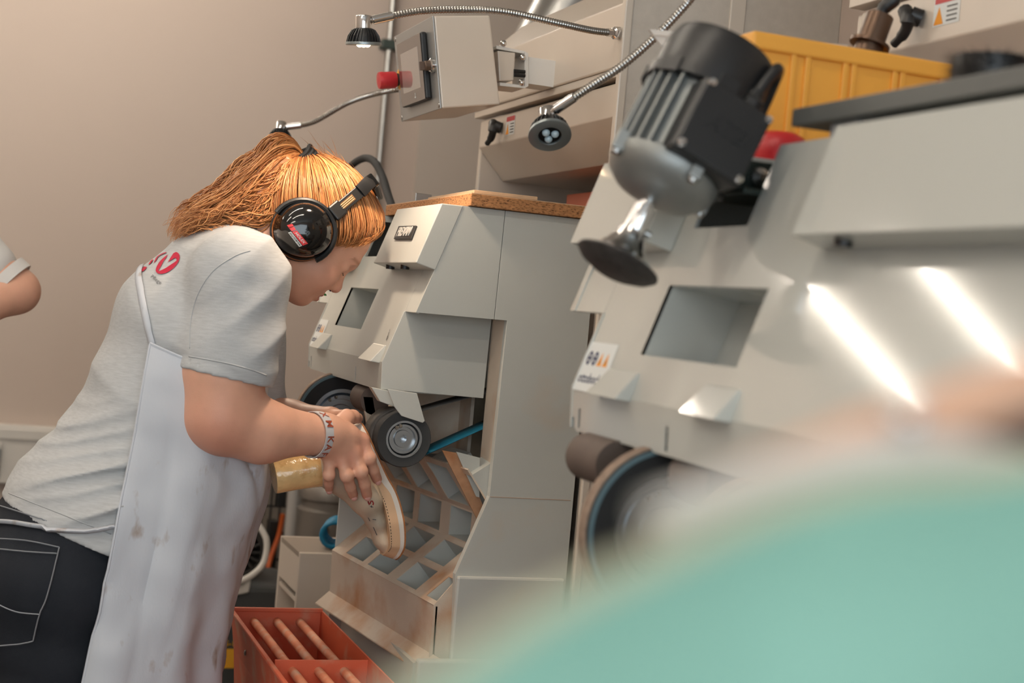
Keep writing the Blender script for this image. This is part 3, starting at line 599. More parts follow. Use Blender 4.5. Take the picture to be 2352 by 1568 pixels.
# white board behind the crate, tube standing in the crate
t = thing('white_panel', (.95, 1.65, 1.571), 'white board with a slanted corner standing behind the yellow crate', 'board')
q = [pY(x, y, 1.645) for x, y in ((1490, 68), (1945, 103))]; qz = [Vector((q[1].x, 1.645, 1.5712)), Vector((q[0].x+.10, 1.645, 1.5712)), pY(1545, 135, 1.645)]
MB().slab(q+qz, (0, .004, 0)).build('board_sheet', M_WHITE, t, .0008)
MB().slab([q[0]+Vector((0, -.003, 0)), q[1]+Vector((0, -.003, 0)), q[1]+Vector((0, -.003, -.006)), q[0]+Vector((.006, -.003, -.006))], (0, .003, 0)).build('board_edge', M_WHITE, t)
t = thing('brown_tube_socket', (.99, 1.57, 1.575), 'dark brown steel tube socket with a black lever standing in the yellow crate', 'tube')
p1 = pY(2022, 36, 1.57); p0 = pY(1994, 112, 1.57); ax = (p1-p0).normalized(); p0 = p1-ax*((p1.z-1.5815)/ax.z)
MB().lathe([(.0135, 0), (.0135, (p1-p0).length), (.0170, (p1-p0).length), (.0170, 0)], p0, ax, 32, True).build('tube', mat('brown_steel', (92, 72, 58), .35, .7), t, .001)
pr = pY(1996, 106, 1.57); MB().lathe([(.0172, 0), (.025, 0), (.025, .004), (.0172, .006)], pr, ax, 32, True).build('tube_collar', MATS['brown_steel'], t)
MB().tube(spline([p1-ax*.03, p1+ax*.006, p1+Vector((.012, -.008, .02)), p1+Vector((.022, -.010, .035))], 5), [.007]*6+[.009]*5+[.007]*5, 10).build('tube_handle', M_BLACK, t)
t = thing('black_brush', (.80, .95, 1.60), 'round black bristle brush lying on the dark shelf board', 'brush')
q = pX(2272, 150, .785); bc = Vector((.785, q.y, e0.z+.0185))
MB().lathe([(.0001, -.012), (.030, -.012), (.031, .0), (.030, .012), (.0001, .013)], bc-Vector((0, 0, .004)), (0, 0, 1), 32).build('brush_core', M_BLACK, t)
b = MB(); rr = random.Random(3)
for k in range(700):
    an = rr.random()*6.283; hh = rr.uniform(-.014, .012); r1 = .030; r2 = .041+rr.uniform(-.003, .004)
    d = Vector((math.cos(an), math.sin(an), 0)); s_ = Vector((-d.y, d.x, 0))*.0006; p_ = bc+Vector((0, 0, hh-.002))
    b.add([p_+d*r1-s_, p_+d*r1+s_, p_+d*r2+Vector((0, 0, rr.uniform(-.004, .004)))], [(0, 1, 2)])
tag(b.build('bristles', M_BLACK, t), kind='stuff')
# ------------------------------------------------------------------ orange dust bin with rods
def bin_():
    t = thing('dust_bin', (.575, 2.4, 0), 'orange sheet metal bin with three dusty rods under the grille', 'bin')
    X0, X1, Y0, Y1, Z = .492, .664, 1.98, 2.752, .782
    b = MB()
    MB().slab([(X0, Y0, Z), (X0, Y1, Z), (X0+.012, Y1, Z-.075), (X0+.012, Y0, Z-.075)], (.003, 0, 0)).build('front_flange', M_ORANGE, t, .001)
    MB().slab([(X0+.012, Y0, Z-.070), (X0+.012, Y1, Z-.070), (X0+.075, Y1-.02, .004), (X0+.075, Y0, .004)], (.003, 0, 0)).build('front_wall', M_ORANGE, t)
    MB().slab([(X1, Y0, Z), (X1, Y1, Z), (X1, Y1, .004), (X1, Y0, .004)], (.003, 0, 0)).build('back_wall', M_ORANGE, t)
    for y in (Y0, Y1): MB().slab([(X0, y, Z), (X1, y, Z), (X1, y, .004), (X0+.075, y, .004), (X0+.012, y, Z-.072)], (0, -.003, 0)).build('end_wall', M_ORANGE, t, .001)
    MB().box((X0-.004, Y1-.006, Z-.004), (X1+.003, Y1+.002, Z+.004)).build('end_rim', M_ORANGE, t, .002)
    MB().box((X0-.004, Y0, Z-.004), (X0+.004, Y1, Z+.003)).build('front_rim', M_ORANGE, t, .002)
    MB().slab([(X0+.014, 2.385, Z-.003), (X1, 2.385, Z-.003), (X1, 2.385, .55), (X0+.03, 2.385, .55)], (0, .003, 0)).build('divider', M_ORANGE, t, .001)
    MB().slab([(X0+.03, Y0+.01, .60), (X0+.03, Y1-.02, .60), (X1, Y1-.02, .60), (X1, Y0+.01, .60)], (0, 0, .004)).build('inner_floor', M_ORANGE, t)
    for y in (2.56, 2.62, 2.18): MB().box((X0+.03, y-.004, .655), (X1, y+.004, .663)).build('inner_bar', M_ORANGE, t, .001)
    for k, y in enumerate((2.48, 2.66)):
        MB().box((X0+.05+.04*k, y, .604), (X0+.054+.04*k, y+.05, .70)).build('inner_bracket', M_ORANGE, t)
    for k in range(3):
        x = X0+.045+k*.0435
        MB().tube([(x, Y1-.004, Z-.022), (x, 2.0, Z-.022)], .0078, 14).build('rod', M_ROD, t)
    MB().lathe([(.0001, -.003), (.004, -.002), (.0055, 0)], (X0+.006, 2.60, Z-.045), (1, 0, 0), 12).build('flange_screw', M_STEEL, t)
bin_()
# ------------------------------------------------------------------ small cabinet, hose coil and the clutter beyond
def clutter():
    c0 = pY(689, 1269, 3.2); zt = c0.z; x0 = c0.x; y1 = pX(645, 1229, x0).y
    t = thing('small_cabinet', (x0+.2, 3.3, 0), 'small beige cabinet with open shelf bays behind the grinding machine', 'cabinet')
    MB().box((x0, 3.2, 0), (x0+.42, 3.212, zt)).build('side_panel', M_BEIGE, t, .002)
    MB().box((x0, y1-.012, 0), (x0+.42, y1, zt)).build('side_panel', M_BEIGE, t, .002)
    MB().box((x0, 3.212, zt-.012), (x0+.42, y1-.012, zt)).build('top_panel', mat('dark_beige_top', (150, 138, 126), .6), t, .001)
    MB().box((x0+.41, 3.212, 0), (x0+.42, y1-.012, zt-.012)).build('back_panel', M_BEIGE, t)
    MB().box((x0, 3.212, zt-.09), (x0+.012, y1-.012, zt-.012)).build('front_rail', M_BEIGE, t)
    for z in (zt-.115, zt-.20, zt-.36, .10): MB().slab([(x0+.004, 3.212, z), (x0+.004, y1-.012, z), (x0+.40, y1-.012, z+.0), (x0+.40, 3.212, z)], (0, 0, .010)).build('shelf', M_BEIGE, t, .001)
    MB().slab([(x0+.06, 3.214, zt-.30), (x0+.06, y1-.014, zt-.30), (x0+.16, y1-.014, zt-.21), (x0+.16, 3.214, zt-.21)], (0, 0, .004)).build('sloped_tray', M_WHITE, t)
    # teal hose coil on top
    t = thing('hose_coil', (x0+.25, 3.3, zt), 'teal blue spiral hose coil lying on the small cabinet', 'hose')
    cc = pY(765, 1217, 3.28); cc.z = zt+.035; P = [cc+Vector((math.cos(.35*i)*.030-.008+i*.0003, i*.0009-.045, math.sin(.35*i)*.0285)) for i in range(110)]
    MB().tube(P, .0050, 8).build('coil', mat('teal_hose', (20, 120, 160), .35), t)
    # compressor: dark base with big fan guard
    Yb = 4.05; q = lambda x, y, Y=Yb: pY(x, y, Y)
    b0, b1 = q(500, 1345), q(648, 1568)
    t = thing('compressor', ((b0.x+b1.x)/2, Yb+.2, 0), 'dark grey compressor base with round black fan guard and yellow label', 'compressor')
    MB().box((b0.x-.05, Yb, 0), (b1.x+.02, Yb+.30, b0.z)).build('base_housing', mat('charcoal_housing', (62, 65, 66), .55, var=.05), t, .015)
    fc = q(553, 1268, Yb+.1); R = (q(612, 1268, Yb+.1)-fc).length
    MB().lathe([(R*.78, 0), (R, .0), (R*1.02, .03), (R, .12), (R*.78, .12)], fc, (0, 1, 0), 48, True).build('fan_shroud', mat('dark_shroud', (58, 56, 55), .5), t)
    MB().lathe([(.0001, .03), (R*.25, .02), (R*.3, .05), (R*.78, .07)], fc, (0, 1, 0), 32).build('fan_hub', M_BLACK, t)
    for k in range(14):
        an = k*2*math.pi/14; d = Vector((math.cos(an), 0, math.sin(an))); MB().tube([fc+d*R*.25, fc+d*R*.8], .004, 6).build('guard_spoke', MATS['dark_shroud'], t)
    MB().box((fc.x-.05, Yb+.12, b0.z-.02), (fc.x+.05, Yb+.24, fc.z-R*.95)).build('fan_foot', M_BLACK, t)
    MB().slab([q(548, 1330, Yb-.01), q(578, 1330, Yb-.01), q(572, 1362, Yb-.01), q(540, 1368, Yb-.01)], (0, .02, 0)).build('white_duct', M_WHITE, t, .006)
    y0, y1_ = q(505, 1490, Yb-.004), q(550, 1534, Yb-.004)
    MB().box((y0.x, Yb-.004, y1_.z), (y1_.x, Yb+.001, y0.z)).build('yellow_label', M_AMBERP, t)
    text_on('5-10', .022, q(533, 1478, Yb-.003), (1, 0, 0), (0, 0, 1), 'label_lettering', M_AMBERP, t, .0003, bold=True)
    MB().tube(spline([q(590, 1200, Yb+.05), q(612, 1240, Yb+.03), q(606, 1290, Yb+.02), q(580, 1320, Yb+.0), q(545, 1338, Yb-.02)], 7), .009, 10).build('white_hose', M_WHITE, t)
    t = thing('orange_cable', q(615, 1330, Yb+.25), 'orange power cable hanging behind the compressor', 'cable')
    MB().tube(spline([q(650, 1180, 4.72), q(640, 1230, 4.72), q(622, 1280, 4.7), q(612, 1330, 4.66), (q(610, 1330, 4.66).x, 4.66, .25), (q(605, 1330, 4.66).x, 4.66, .012)], 6), .008, 8).build('cable', mat('orange_rubber', (190, 84, 24), .5), t)
    # wire rack with hanging black parts
    X0, X1 = q(520, 1300, 4.8).x-.25, q(790, 1300, 4.8).x+.35; zt = q(640, 1075, 4.8).z+.05
    t = thing('wire_rack', ((X0+X1)/2, 4.9, 0), 'black wire mesh rack full of dark tools behind the small cabinet', 'rack')
    n = 34
    for k in range(n+1):
        x = X0+(X1-X0)*k/n; MB().tube([(x, 4.8, .1), (x, 4.8, zt)], .0035, 6).build('rack_wire', M_BLACK, t)
    for k in range(9):
        z = .15+(zt-.15)*k/8; MB().tube([(X0, 4.803, z), (X1, 4.803, z)], .004, 6).build('rack_wire', M_BLACK, t)
    for x in (X0, X1): MB().tube([(x, 4.8, 0), (x, 4.8, zt+.05)], .012, 10).build('rack_post', M_BLACK, t)
    rr = random.Random(11)
    for k in range(26):
        x = X0+.05+(X1-X0-.1)*rr.random(); z = zt-rr.uniform(.02, .45); h = rr.uniform(.05, .16)
        MB().box((x-rr.uniform(.008, .02), 4.74, z-h), (x+rr.uniform(.008, .02), 4.792, z)).build('hanging_tool', [M_BLACK, M_STEEL, MATS['charcoal_housing'], M_BLACK][k % 4], t, .004)
    MB().box((X0, 5.3, 0), (X1, 5.32, zt+.05)).build('added_rack_backing', mat('grey_brown_board', (130, 122, 114), .8), t)  # added board, darkens the view between the wires
    # pipes and a grey vessel
    t = thing('standing_pipe', (q(672, 1200, 4.68).x, 4.68, 0), 'pale grey upright pipe in front of the wire rack', 'pipe')
    xx = q(674, 1180, 4.68).x; MB().tube([(xx, 4.68, 0), (xx, 4.68, zt+.06)], .024, 16).build('pipe', mat('pale_pipe', (190, 186, 182), .35), t)
    MB().tube([(xx, 4.68, 0), (xx, 4.68, .02)], .045, 20).build('pipe_flange', MATS['pale_pipe'], t)
    t = thing('dust_vessel', (q(745, 1160, 4.5).x, 4.5, 0), 'grey cylindrical dust vessel with ribbed lid behind the cabinet', 'vessel')
    vx = q(765, 1160, 4.5).x; vz = q(748, 1130, 4.5).z
    MB().lathe([(.0001, 0), (.10, 0), (.10, vz-.06), (.088, vz-.05), (.088, vz-.03), (.10, vz-.025), (.10, vz), (.09, vz+.02), (.0001, vz+.025)], (vx, 4.55, 0), (0, 0, 1), 40).build('vessel_body', mat('vessel_grey', (134, 128, 122), .4, .5), t)
    MB().tube(spline([(vx-.03, 4.44, vz-.1), (vx-.02, 4.43, vz-.2), (vx, 4.43, vz-.33), (vx+.01, 4.44, vz-.42)], 5), .007, 8).build('vessel_hose', M_BLACK, t)
clutter()
# ------------------------------------------------------------------ out-of-focus brace shell in the foreground
def foreground():
    t = thing('brace_shell', (.20, .36, .90), 'teal green plastic brace shell with beige padded rim and leather strap', 'brace')
    E0 = [pD(760, 1730, .205), pD(1010, 1570, .212), pD(1260, 1410, .22), pD(1500, 1300, .23), pD(1750, 1195, .24), pD(2000, 1130, .245), pD(2250, 1105, .25), pD(2600, 1050, .26)]
    ed = spline(E0, 6); nrm = (Vector(_c)-E0[3]).normalized(); dn = Vector((0, 0, -1))
    rows = []
    for p in ed:
        row = []
        for k in range(13):
            a = k/12; row.append(p+dn*(p.z-.905)*a+nrm*(.012*math.sin(a*math.pi*.8)))
        rows.append(row)
    o = MB().grid(rows).build('shell', mat('teal_plastic', (142, 190, 172), .6, var=.1, vscale=9), t); s = o.modifiers.new('thickness', 'SOLIDIFY'); s.thickness = .004
    MB().tube(ed, .0032, 10).build('rim_padding', mat('sand_padding', (184, 182, 156), .8), t)
    S = spline([pD(1640, 1130, .275), pD(1850, 1065, .28), pD(2080, 985, .285), pD(2300, 905, .29), pD(2560, 820, .30)], 8)
    MB().tube(S, [.0028+.0030*min(1, i/12) for i in range(len(S))], 12).build('strap', mat('skin_leather', (226, 178, 148), .5), t)
    S2 = spline([pD(2140, 1080, .29), pD(2290, 1010, .295), pD(2560, 910, .30)], 8); MB().tube(S2, .0065, 12).build('strap_pad', mat('dark_brown_pad', (84, 66, 60), .7), t)
    MB().tube(spline([pD(1500, 1210, .26), pD(1800, 1110, .27), pD(2100, 1055, .275), pD(2350, 1090, .28)], 6), .005, 10).build('white_lining', M_WHITE, t)
    MB().ball(pD(2085, 955, .275), .003, 8).build('rivet', M_CHROME, t)
    MB().tube([S[-1], Vector((S[-1].x+.01, S[-1].y, .905))], .006, 10).build('strap_post', M_STEEL, t)
    MB().box((.02, .14, .886), (.44, .60, .904)).build('base_tray', mat('tray_grey', (120, 122, 122), .5), t, .003)
    tr = thing('tool_trolley', (.22, .36, 0), 'low steel trolley under the teal brace shell', 'trolley')
    MB().box((.01, .12, .865), (.45, .62, .885)).build('trolley_top', M_STEEL, tr, .003)
    for x in (.03, .43):
        for y in (.14, .60): MB().tube([(x, y, 0), (x, y, .865)], .012, 10).build('leg', M_STEEL, tr)
foreground()
# ------------------------------------------------------------------ bodies as blended volumes turned into one surface
def cap(a, b, ra, rb=None, sq=1.0, yc=0.0):
    rb = ra if rb is None else rb; a = np.array(a, float); b = np.array(b, float)
    def T(P):
        if sq == 1.0: return P
        Q = P.copy(); Q[..., 1] = (Q[..., 1]-yc)*sq+yc; return Q
    a2, b2 = T(a), T(b); ab = b2-a2; q = float(ab@ab)+1e-12
    def f(P):
        d = T(P)-a2; t = np.clip((d@ab)/q, 0, 1); return np.linalg.norm(d-t[..., None]*ab, axis=-1)-(ra+t*(rb-ra))
    r = max(ra, rb); e = np.array([r, r/sq, r]); return f, np.minimum(a, b)-e, np.maximum(a, b)+e
def ell(c, r, R=None):
    c = np.array(c, float); r = np.array(r, float); R = np.eye(3) if R is None else R
    def f(P):
        d = (P-c)@R; k0 = np.linalg.norm(d/r, axis=-1); k1 = np.linalg.norm(d/(r*r), axis=-1)+1e-9; return k0*(k0-1)/k1
    m = r.max(); return f, c-m, c+m
class Vol:
    def __init__(s): s.ops = []
    def add(s, prim, k=.01): s.ops.append(('u', prim, k)); return s
    def sub(s, prim, k=.005): s.ops.append(('s', prim, k)); return s
    def cut(s, o, n): s.ops.append(('c', (np.array(o, float), np.array(n, float)/np.linalg.norm(n)), 0)); return s     # removes the side n points to
    def disp(s, fn): s.ops.append(('d', fn, 0)); return s
    def eval(s, P, val=None, window=None):
        V = np.full(P.shape[:-1], .5, np.float32)
        for op, pr, k in s.ops:
            if op in 'us':
                f, lo, hi = pr; m = k+.02
                if window is not None:
                    o, h = window; i0 = np.maximum(np.floor((lo-m-o)/h).astype(int), 0); i1 = np.minimum(np.ceil((hi+m-o)/h).astype(int)+1, P.shape[:3])
                    if (i1 <= i0).any(): continue
                    sl = tuple(slice(a, b) for a, b in zip(i0, i1))
                else: sl = Ellipsis
                d = f(P[sl]).astype(np.float32); v = V[sl]
                if op == 'u': hh = np.maximum(k-np.abs(d-v), 0)/k; V[sl] = np.minimum(d, v)-hh*hh*k*.25
                else: hh = np.maximum(k-np.abs(-d-v), 0)/k; V[sl] = np.maximum(-d, v)+hh*hh*k*.25
            elif op == 'c': V = np.maximum(V, ((P-pr[0])@pr[1]).astype(np.float32))
            else:
                near = np.abs(V) < .06; V[near] += pr(P[near]).astype(np.float32)
        return V
    def mesh(s, h, pad=.02):
        lo = np.min([p[1][1] for p in s.ops if p[0] == 'u'], axis=0)-pad; hi = np.max([p[1][2] for p in s.ops if p[0] == 'u'], axis=0)+pad
        n = np.ceil((hi-lo)/h).astype(int)+1
        g = np.stack(np.meshgrid(*[lo[i]+h*np.arange(n[i], dtype=np.float32) for i in range(3)], indexing='ij'), -1).astype(np.float32)
        return nets(s.eval(g, window=(lo, h)), lo, h)
def nets(V, lo, h):
    I = V < 0; c = np.zeros(tuple(np.array(V.shape)-1), np.uint8)
    for dx in (0, 1):
        for dy in (0, 1):
            for dz in (0, 1): c += I[dx:V.shape[0]-1+dx, dy:V.shape[1]-1+dy, dz:V.shape[2]-1+dz]
    A = np.argwhere((c > 0) & (c < 8)); idx = np.full(c.shape, -1, np.int32); idx[tuple(A.T)] = np.arange(len(A))
    S = np.zeros((len(A), 3)); N = np.zeros(len(A)); C8 = [(i, j, k) for i in (0, 1) for j in (0, 1) for k in (0, 1)]
    for p in C8:
        for ax in range(3):
            if p[ax]: continue
            q = list(p); q[ax] = 1; va = V[tuple((A+p).T)]; vb = V[tuple((A+q).T)]; m = (va < 0) != (vb < 0)
            t = np.where(m, va/(va-vb+1e-12), 0); pt = np.array(p, float)[None]+np.eye(3)[ax][None]*t[:, None]; S[m] += pt[m]; N[m] += 1
    W = lo+h*(A+S/N[:, None]); F = []
    for ax in range(3):
        sl0 = [slice(None)]*3; sl1 = [slice(None)]*3; sl0[ax] = slice(0, -1); sl1[ax] = slice(1, None)
        a, b = I[tuple(sl0)], I[tuple(sl1)]; E = np.argwhere(a != b); u, v = (ax+1) % 3, (ax+2) % 3
        E = E[(E[:, u] > 0) & (E[:, v] > 0) & (E[:, u] < V.shape[u]-1) & (E[:, v] < V.shape[v]-1)]
        def at(du, dv): Q = E.copy(); Q[:, u] -= du; Q[:, v] -= dv; return idx[tuple(Q.T)]
        q = np.stack([at(1, 1), at(0, 1), at(0, 0), at(1, 0)], 1); ins = a[tuple(E.T)]; q[~ins] = q[~ins][:, ::-1]; F.append(q)
    return W, np.concatenate(F)
def vol_obj(name, W, F, m, parent, smooth=1, color=None):
    if smooth:                                            # light Laplacian pass
        e = np.concatenate([F[:, [0, 1]], F[:, [1, 2]], F[:, [2, 3]], F[:, [3, 0]]])
        for _ in range(smooth):
            s = np.zeros_like(W); n = np.zeros(len(W)); np.add.at(s, e[:, 0], W[e[:, 1]]); np.add.at(n, e[:, 0], 1); np.add.at(s, e[:, 1], W[e[:, 0]]); np.add.at(n, e[:, 1], 1); W = W*.5+.5*s/np.maximum(n, 1)[:, None]
    me = bpy.data.meshes.new(name); me.vertices.add(len(W)); me.vertices.foreach_set('co', W.ravel()); me.loops.add(F.size); me.loops.foreach_set('vertex_index', F.ravel().astype(np.int32))
    me.polygons.add(len(F)); me.polygons.foreach_set('loop_start', np.arange(0, F.size, 4)); me.polygons.foreach_set('loop_total', np.full(len(F), 4)); me.update(calc_edges=True)
    me.polygons.foreach_set('use_smooth', np.ones(len(F), bool)); me.materials.append(m)
    if color is not None:
        ca = me.color_attributes.new('Tint', 'FLOAT_COLOR', 'POINT'); c = np.ones((len(W), 4), np.float32); c[:, :3] = color(W); ca.data.foreach_set('color', c.ravel())
    o = bpy.data.objects.new(name, me); COL.objects.link(o)
    if parent is not None: attach(o, parent)
    return o
def lin(rgb): return np.array(s2l(rgb))
def w(x, y, Y): return np.array(pY(x, y, Y))
def blob(P, c, r): return np.exp(-((P-np.array(c))**2).sum(-1)/(r*r))
def wob(P, s, seed=0):                                  # cheap smooth noise
    x, y, z = P[..., 0]*s+seed, P[..., 1]*s+seed*1.7, P[..., 2]*s+seed*.6
    return (np.sin(x*1.3+np.sin(y*1.7+z))+np.sin(y*1.1+np.sin(z*1.9+x*.7))+np.sin(z*1.4+np.sin(x*1.2+y*1.6)))/3
def bvh_of(o):
    me = o.data; off = o.matrix_world.translation if o.parent is None else Vector()
    return BVHTree.FromPolygons([v.co for v in me.vertices], [tuple(p.vertices) for p in me.polygons])
def on_surf(bvhs, x, y, lift=.002):
    d = Vector(ray(x, y)).normalized(); best = None
    for b in bvhs:
        h = b.ray_cast(Vector(_c), d)
        if h[0] is not None and (best is None or h[3] < best[3]): best = h
    if best is None: return None
    n = best[1]; n = n if n.dot(d) < 0 else -n
    return best[0]+n*lift, n
def ribbon_on(bvhs, pts, width, name, m, parent, lift=.002, th=.0012):
    S = spline([(x, y, 0) for x, y in pts], 8); rows = []
    hits = [on_surf(bvhs, p.x, p.y, lift) for p in S]; hits = [h for h in hits if h]
    for i, (p, n) in enumerate(hits):
        t = (hits[min(i+1, len(hits)-1)][0]-hits[max(i-1, 0)][0]).normalized(); s = t.cross(n).normalized()*width/2
        rows.append([p-s, p-s*.0+n*th, p+s])
    o = MB().grid(rows).build(name, m, parent); q = o.modifiers.new('thickness', 'SOLIDIFY'); q.thickness = th; q.offset = 0; return o
M_SKIN = mat('skin', (214, 160, 134), .46, sss=.12, spec=.4, vcol='Tint', bump=.12, bscale=600, var=.05, vscale=40)
M_SHIRT = mat('heather_grey_jersey', (196, 197, 198), .9, spec=.15, var=.10, vscale=1.0, stretch=(55, 55, 420), bump=.3, bscale=9)
M_APRON = mat('white_cotton', (208, 211, 218), .9, spec=.1, bump=.15, bscale=300, var=.03, vscale=6, dirt=(158, 134, 116), dirt_amt=.05, dscale=30, stretch=(1, 1, .45))
M_DENIM = mat('black_denim', (40, 43, 49), .85, spec=.15, var=.28, vscale=9, bump=.4, bscale=900)
M_HAIR = mat('ginger_hair', (196, 124, 66), .38, spec=.55, vcol='Tint')
# head frame of the worker
TILT = math.radians(41); Ho = w(690, 530, 2.41); Ho[1] = 2.50
FA, LA, UA = np.array([math.cos(TILT), 0, -math.sin(TILT)]), np.array([0, 1., 0]), np.array([math.sin(TILT), 0, math.cos(TILT)])
def frame(Ho, FA, LA, UA):
    R = np.stack([FA, LA, UA], 1)
    return (lambda f, l, u: Ho+FA*f+LA*l+UA*u), R
H, HR = frame(Ho, FA, LA, UA)
def head_prims(V, H, R):
    V.add(ell(H(.012, 0, .045), (.098, .076, .092), R), .01)
    V.add(ell(H(.057, 0, .062), (.058, .062, .055), R), .02)
    V.add(ell(H(.050, 0, -.004), (.063, .060, .062), R), .02)
    for s in (-1, 1):
        V.add(ell(H(.078, s*.036, -.014), (.032, .028, .032), R), .02)
        V.add(cap(H(.012, s*.052, -.030), H(.082, s*.018, -.062), .017, .014), .025)
        V.add(cap(H(.106, s*.034, .042), H(.111, s*.010, .039), .0105), .016)
    V.add(ell(H(.048, 0, -.040), (.056, .050, .044), R), .02)
    V.add(ell(H(.088, 0, -.060), (.0225, .022, .0185), R), .010)
    for s in (-1, 1):
        V.sub(ell(H(.123, s*.030, .021), (.014, .017, .012), R), .014)
        V.add(ell(H(.0985, s*.031, .021), (.0135, .0150, .0120), R), .004)
    V.add(cap(H(.108, 0, .022), H(.121, 0, -.003), .0072, .0098), .012)
    V.add(ell(H(.1205, 0, -.0085), (.0120, .0105, .0098), R), .006)
    for s in (-1, 1):
        V.add(ell(H(.1125, s*.0115, -.0130), (.0105, .0070, .0075), R), .005)
        V.sub(ell(H(.1160, s*.0060, -.0215), (.0050, .0034, .0050), R), .003)
    V.add(ell(H(.102, 0, -.034), (.013, .024, .014), R), .012)
    V.add(ell(H(.1090, 0, -.0345), (.0092, .0185, .0054), R), .003)
    V.add(ell(H(.1090, 0, -.0455), (.0095, .0165, .0060), R), .003)
    V.sub(ell(H(.1165, 0, -.0400), (.0065, .0210, .0011), R), .0025)
def face_tint(P, Ho, R, base):
    q = (P-Ho)@R; f, l, u = q[:, 0], np.abs(q[:, 1]), q[:, 2]; c = np.repeat(base[None], len(P), 0)
    def mixin(col, m): nonlocal c; c = c*(1-m[:, None])+lin(col)[None]*m[:, None]
    G = lambda a, b, d, r: np.exp(-(((f-a)/r)**2+((l-b)/r)**2+((u-d)/r)**2))
    head = (np.linalg.norm(q-np.array([.05, 0, .02]), axis=1) < .13)
    mixin((216, 138, 116), .45*G(.085, .042, -.012, .026)*head); mixin((206, 120, 104), .5*G(.125, 0, -.010, .013)*head)
    lips = head*(f > .104)*np.clip(1.2-((l/.0185)**2+((u+.040)/.0095)**2), 0, 1)*2
    mixin((188, 104, 98), np.clip(lips, 0, .85))
    brow = head*(f > .085)*np.exp(-((u-.040-.004*np.sin(l*60))/.0038)**2)*((l > .012) & (l < .048)); mixin((150, 96, 62), .6*brow)
    return c
# ---- right and left arms and hands of the worker
def finger(V, pts, r0, r1, k=.004):
    for i in range(len(pts)-1):
        a = r0+(r1-r0)*i/(len(pts)-1); b = r0+(r1-r0)*(i+1)/(len(pts)-1); V.add(cap(pts[i], pts[i+1], a, b), k if i else .006)
B = Vol(); head_prims(B, H, HR)
B.add(cap(H(-.012, 0, -.015), w(555, 615, 2.50), .056, .060), .03)                       # neck
B.add(cap(H(.030, 0, -.052), w(595, 628, 2.50), .026, .042), .030)
B.add(cap(w(520, 640, 2.37), w(500, 650, 2.63), .06), .03); B.add(cap(w(510, 640, 2.5), w(420, 780, 2.5), .08, .09), .03); B.add(cap(w(420, 780, 2.5), w(240, 1150, 2.5), .09, .10), .03)
B.add(cap(w(560, 650, 2.345), w(512, 860, 2.325), .058, .062), .02)                     # right arm
B.add(cap(w(512, 860, 2.325), w(506, 955, 2.320), .062, .0545), .02)
B.add(cap(w(506, 958, 2.320), w(600, 990, 2.330), .0530, .0480), .03)
B.add(cap(w(600, 990, 2.330), w(738, 998, 2.352), .0480, .0305), .02)
B.add(ell(w(750, 998, 2.352), (.030, .021, .030)), .02)
wr = w(748, 1000, 2.354)
MC = {'i': w(831, 1010, 2.362), 'm': w(812, 1038, 2.352), 'r': w(785, 1052, 2.352), 'p': w(757, 1054, 2.360)}
B.add(cap(wr, w(795, 1000, 2.362), .0265, .022), .02)
for k_, r_ in (('i', .0125), ('m', .0125), ('r', .0122), ('p', .0112)): B.add(cap(wr*.75+MC[k_]*.25, MC[k_], .0185, r_), .010)
B.add(cap(w(775, 1010, 2.365), w(800, 1040, 2.366), .022, .018), .014)
FI = {'i': [MC['i'], w(848, 1052, 2.354), w(858, 1080, 2.364), w(866, 1100, 2.3765)], 'm': [MC['m'], w(829, 1083, 2.345), w(838, 1112, 2.356), w(843, 1136, 2.3705)],
      'r': [MC['r'], w(796, 1092, 2.344), w(805, 1118, 2.360), w(811, 1136, 2.376)], 'p': [MC['p'], w(755, 1090, 2.352), w(755, 1108, 2.372), w(756, 1122, 2.389)]}
for k_, r0, r1 in (('i', .0108, .0086), ('m', .0110, .0088), ('r', .0106, .0084), ('p', .0096, .0073)):
    finger(B, FI[k_], r0, r1, .003); B.add(ell(FI[k_][1]+np.array([0, -.002, 0]), (r0*1.02, r0*.95, r0*1.02)), .005)
TH = [w(770, 980, 2.368), w(795, 960, 2.388), w(810, 957, 2.404), w(821, 960, 2.418)]; finger(B, TH, .0150, .0095, .006)
B.add(cap(w(555, 660, 2.66), w(548, 900, 2.69), .058, .055), .02)                       # left arm
B.add(cap(w(548, 900, 2.69), w(560, 965, 2.69), .055, .050), .02)
B.add(cap(w(560, 965, 2.69), w(660, 975, 2.625), .050, .043), .03); B.add(cap(w(660, 975, 2.625), w(752, 972, 2.555), .042, .029), .02)
lw = w(760, 972, 2.55); LM = [w(796, 985, 2.512), w(796, 1004, 2.514), w(793, 1023, 2.516), w(788, 1040, 2.518)]
for q_ in LM: B.add(cap(lw, q_, .020, .0135), .014)
for q_, (dx, dy) in zip(LM, ((26, 22), (30, 24), (28, 26), (22, 24))):
    finger(B, [q_, q_+np.array([.010, -.011, -.014]), q_+np.array([.012, -.021, -.027]), q_+np.array([.006, -.029, -.037])], .0112, .0082)
finger(B, [w(778, 958, 2.53), w(797, 955, 2.505), w(808, 957, 2.485)], .0135, .0092, .006)
SK = lin((226, 172, 146))
def tint_body(P):
    c = face_tint(P, Ho, HR, SK)
    for q, r, a in [(w(490, 1000, 2.28), .05, .35), (MC['i'], .018, .4), (MC['m'], .016, .45), (MC['r'], .016, .35)]+[(FI[k][-1], .013, .5) for k in FI]:
        m = a*blob(P, q, r)[:, None]; c = c*(1-m)+lin((196, 112, 94))[None]*m
    return c
worker = thing('person', (.16, 2.5, 0), 'person in light grey polo shirt, white apron and black ear defenders grinding a shoe', 'person', 'people in the workshop')
body = vol_obj('body', *B.mesh(.0025), M_SKIN, worker, 1, tint_body)
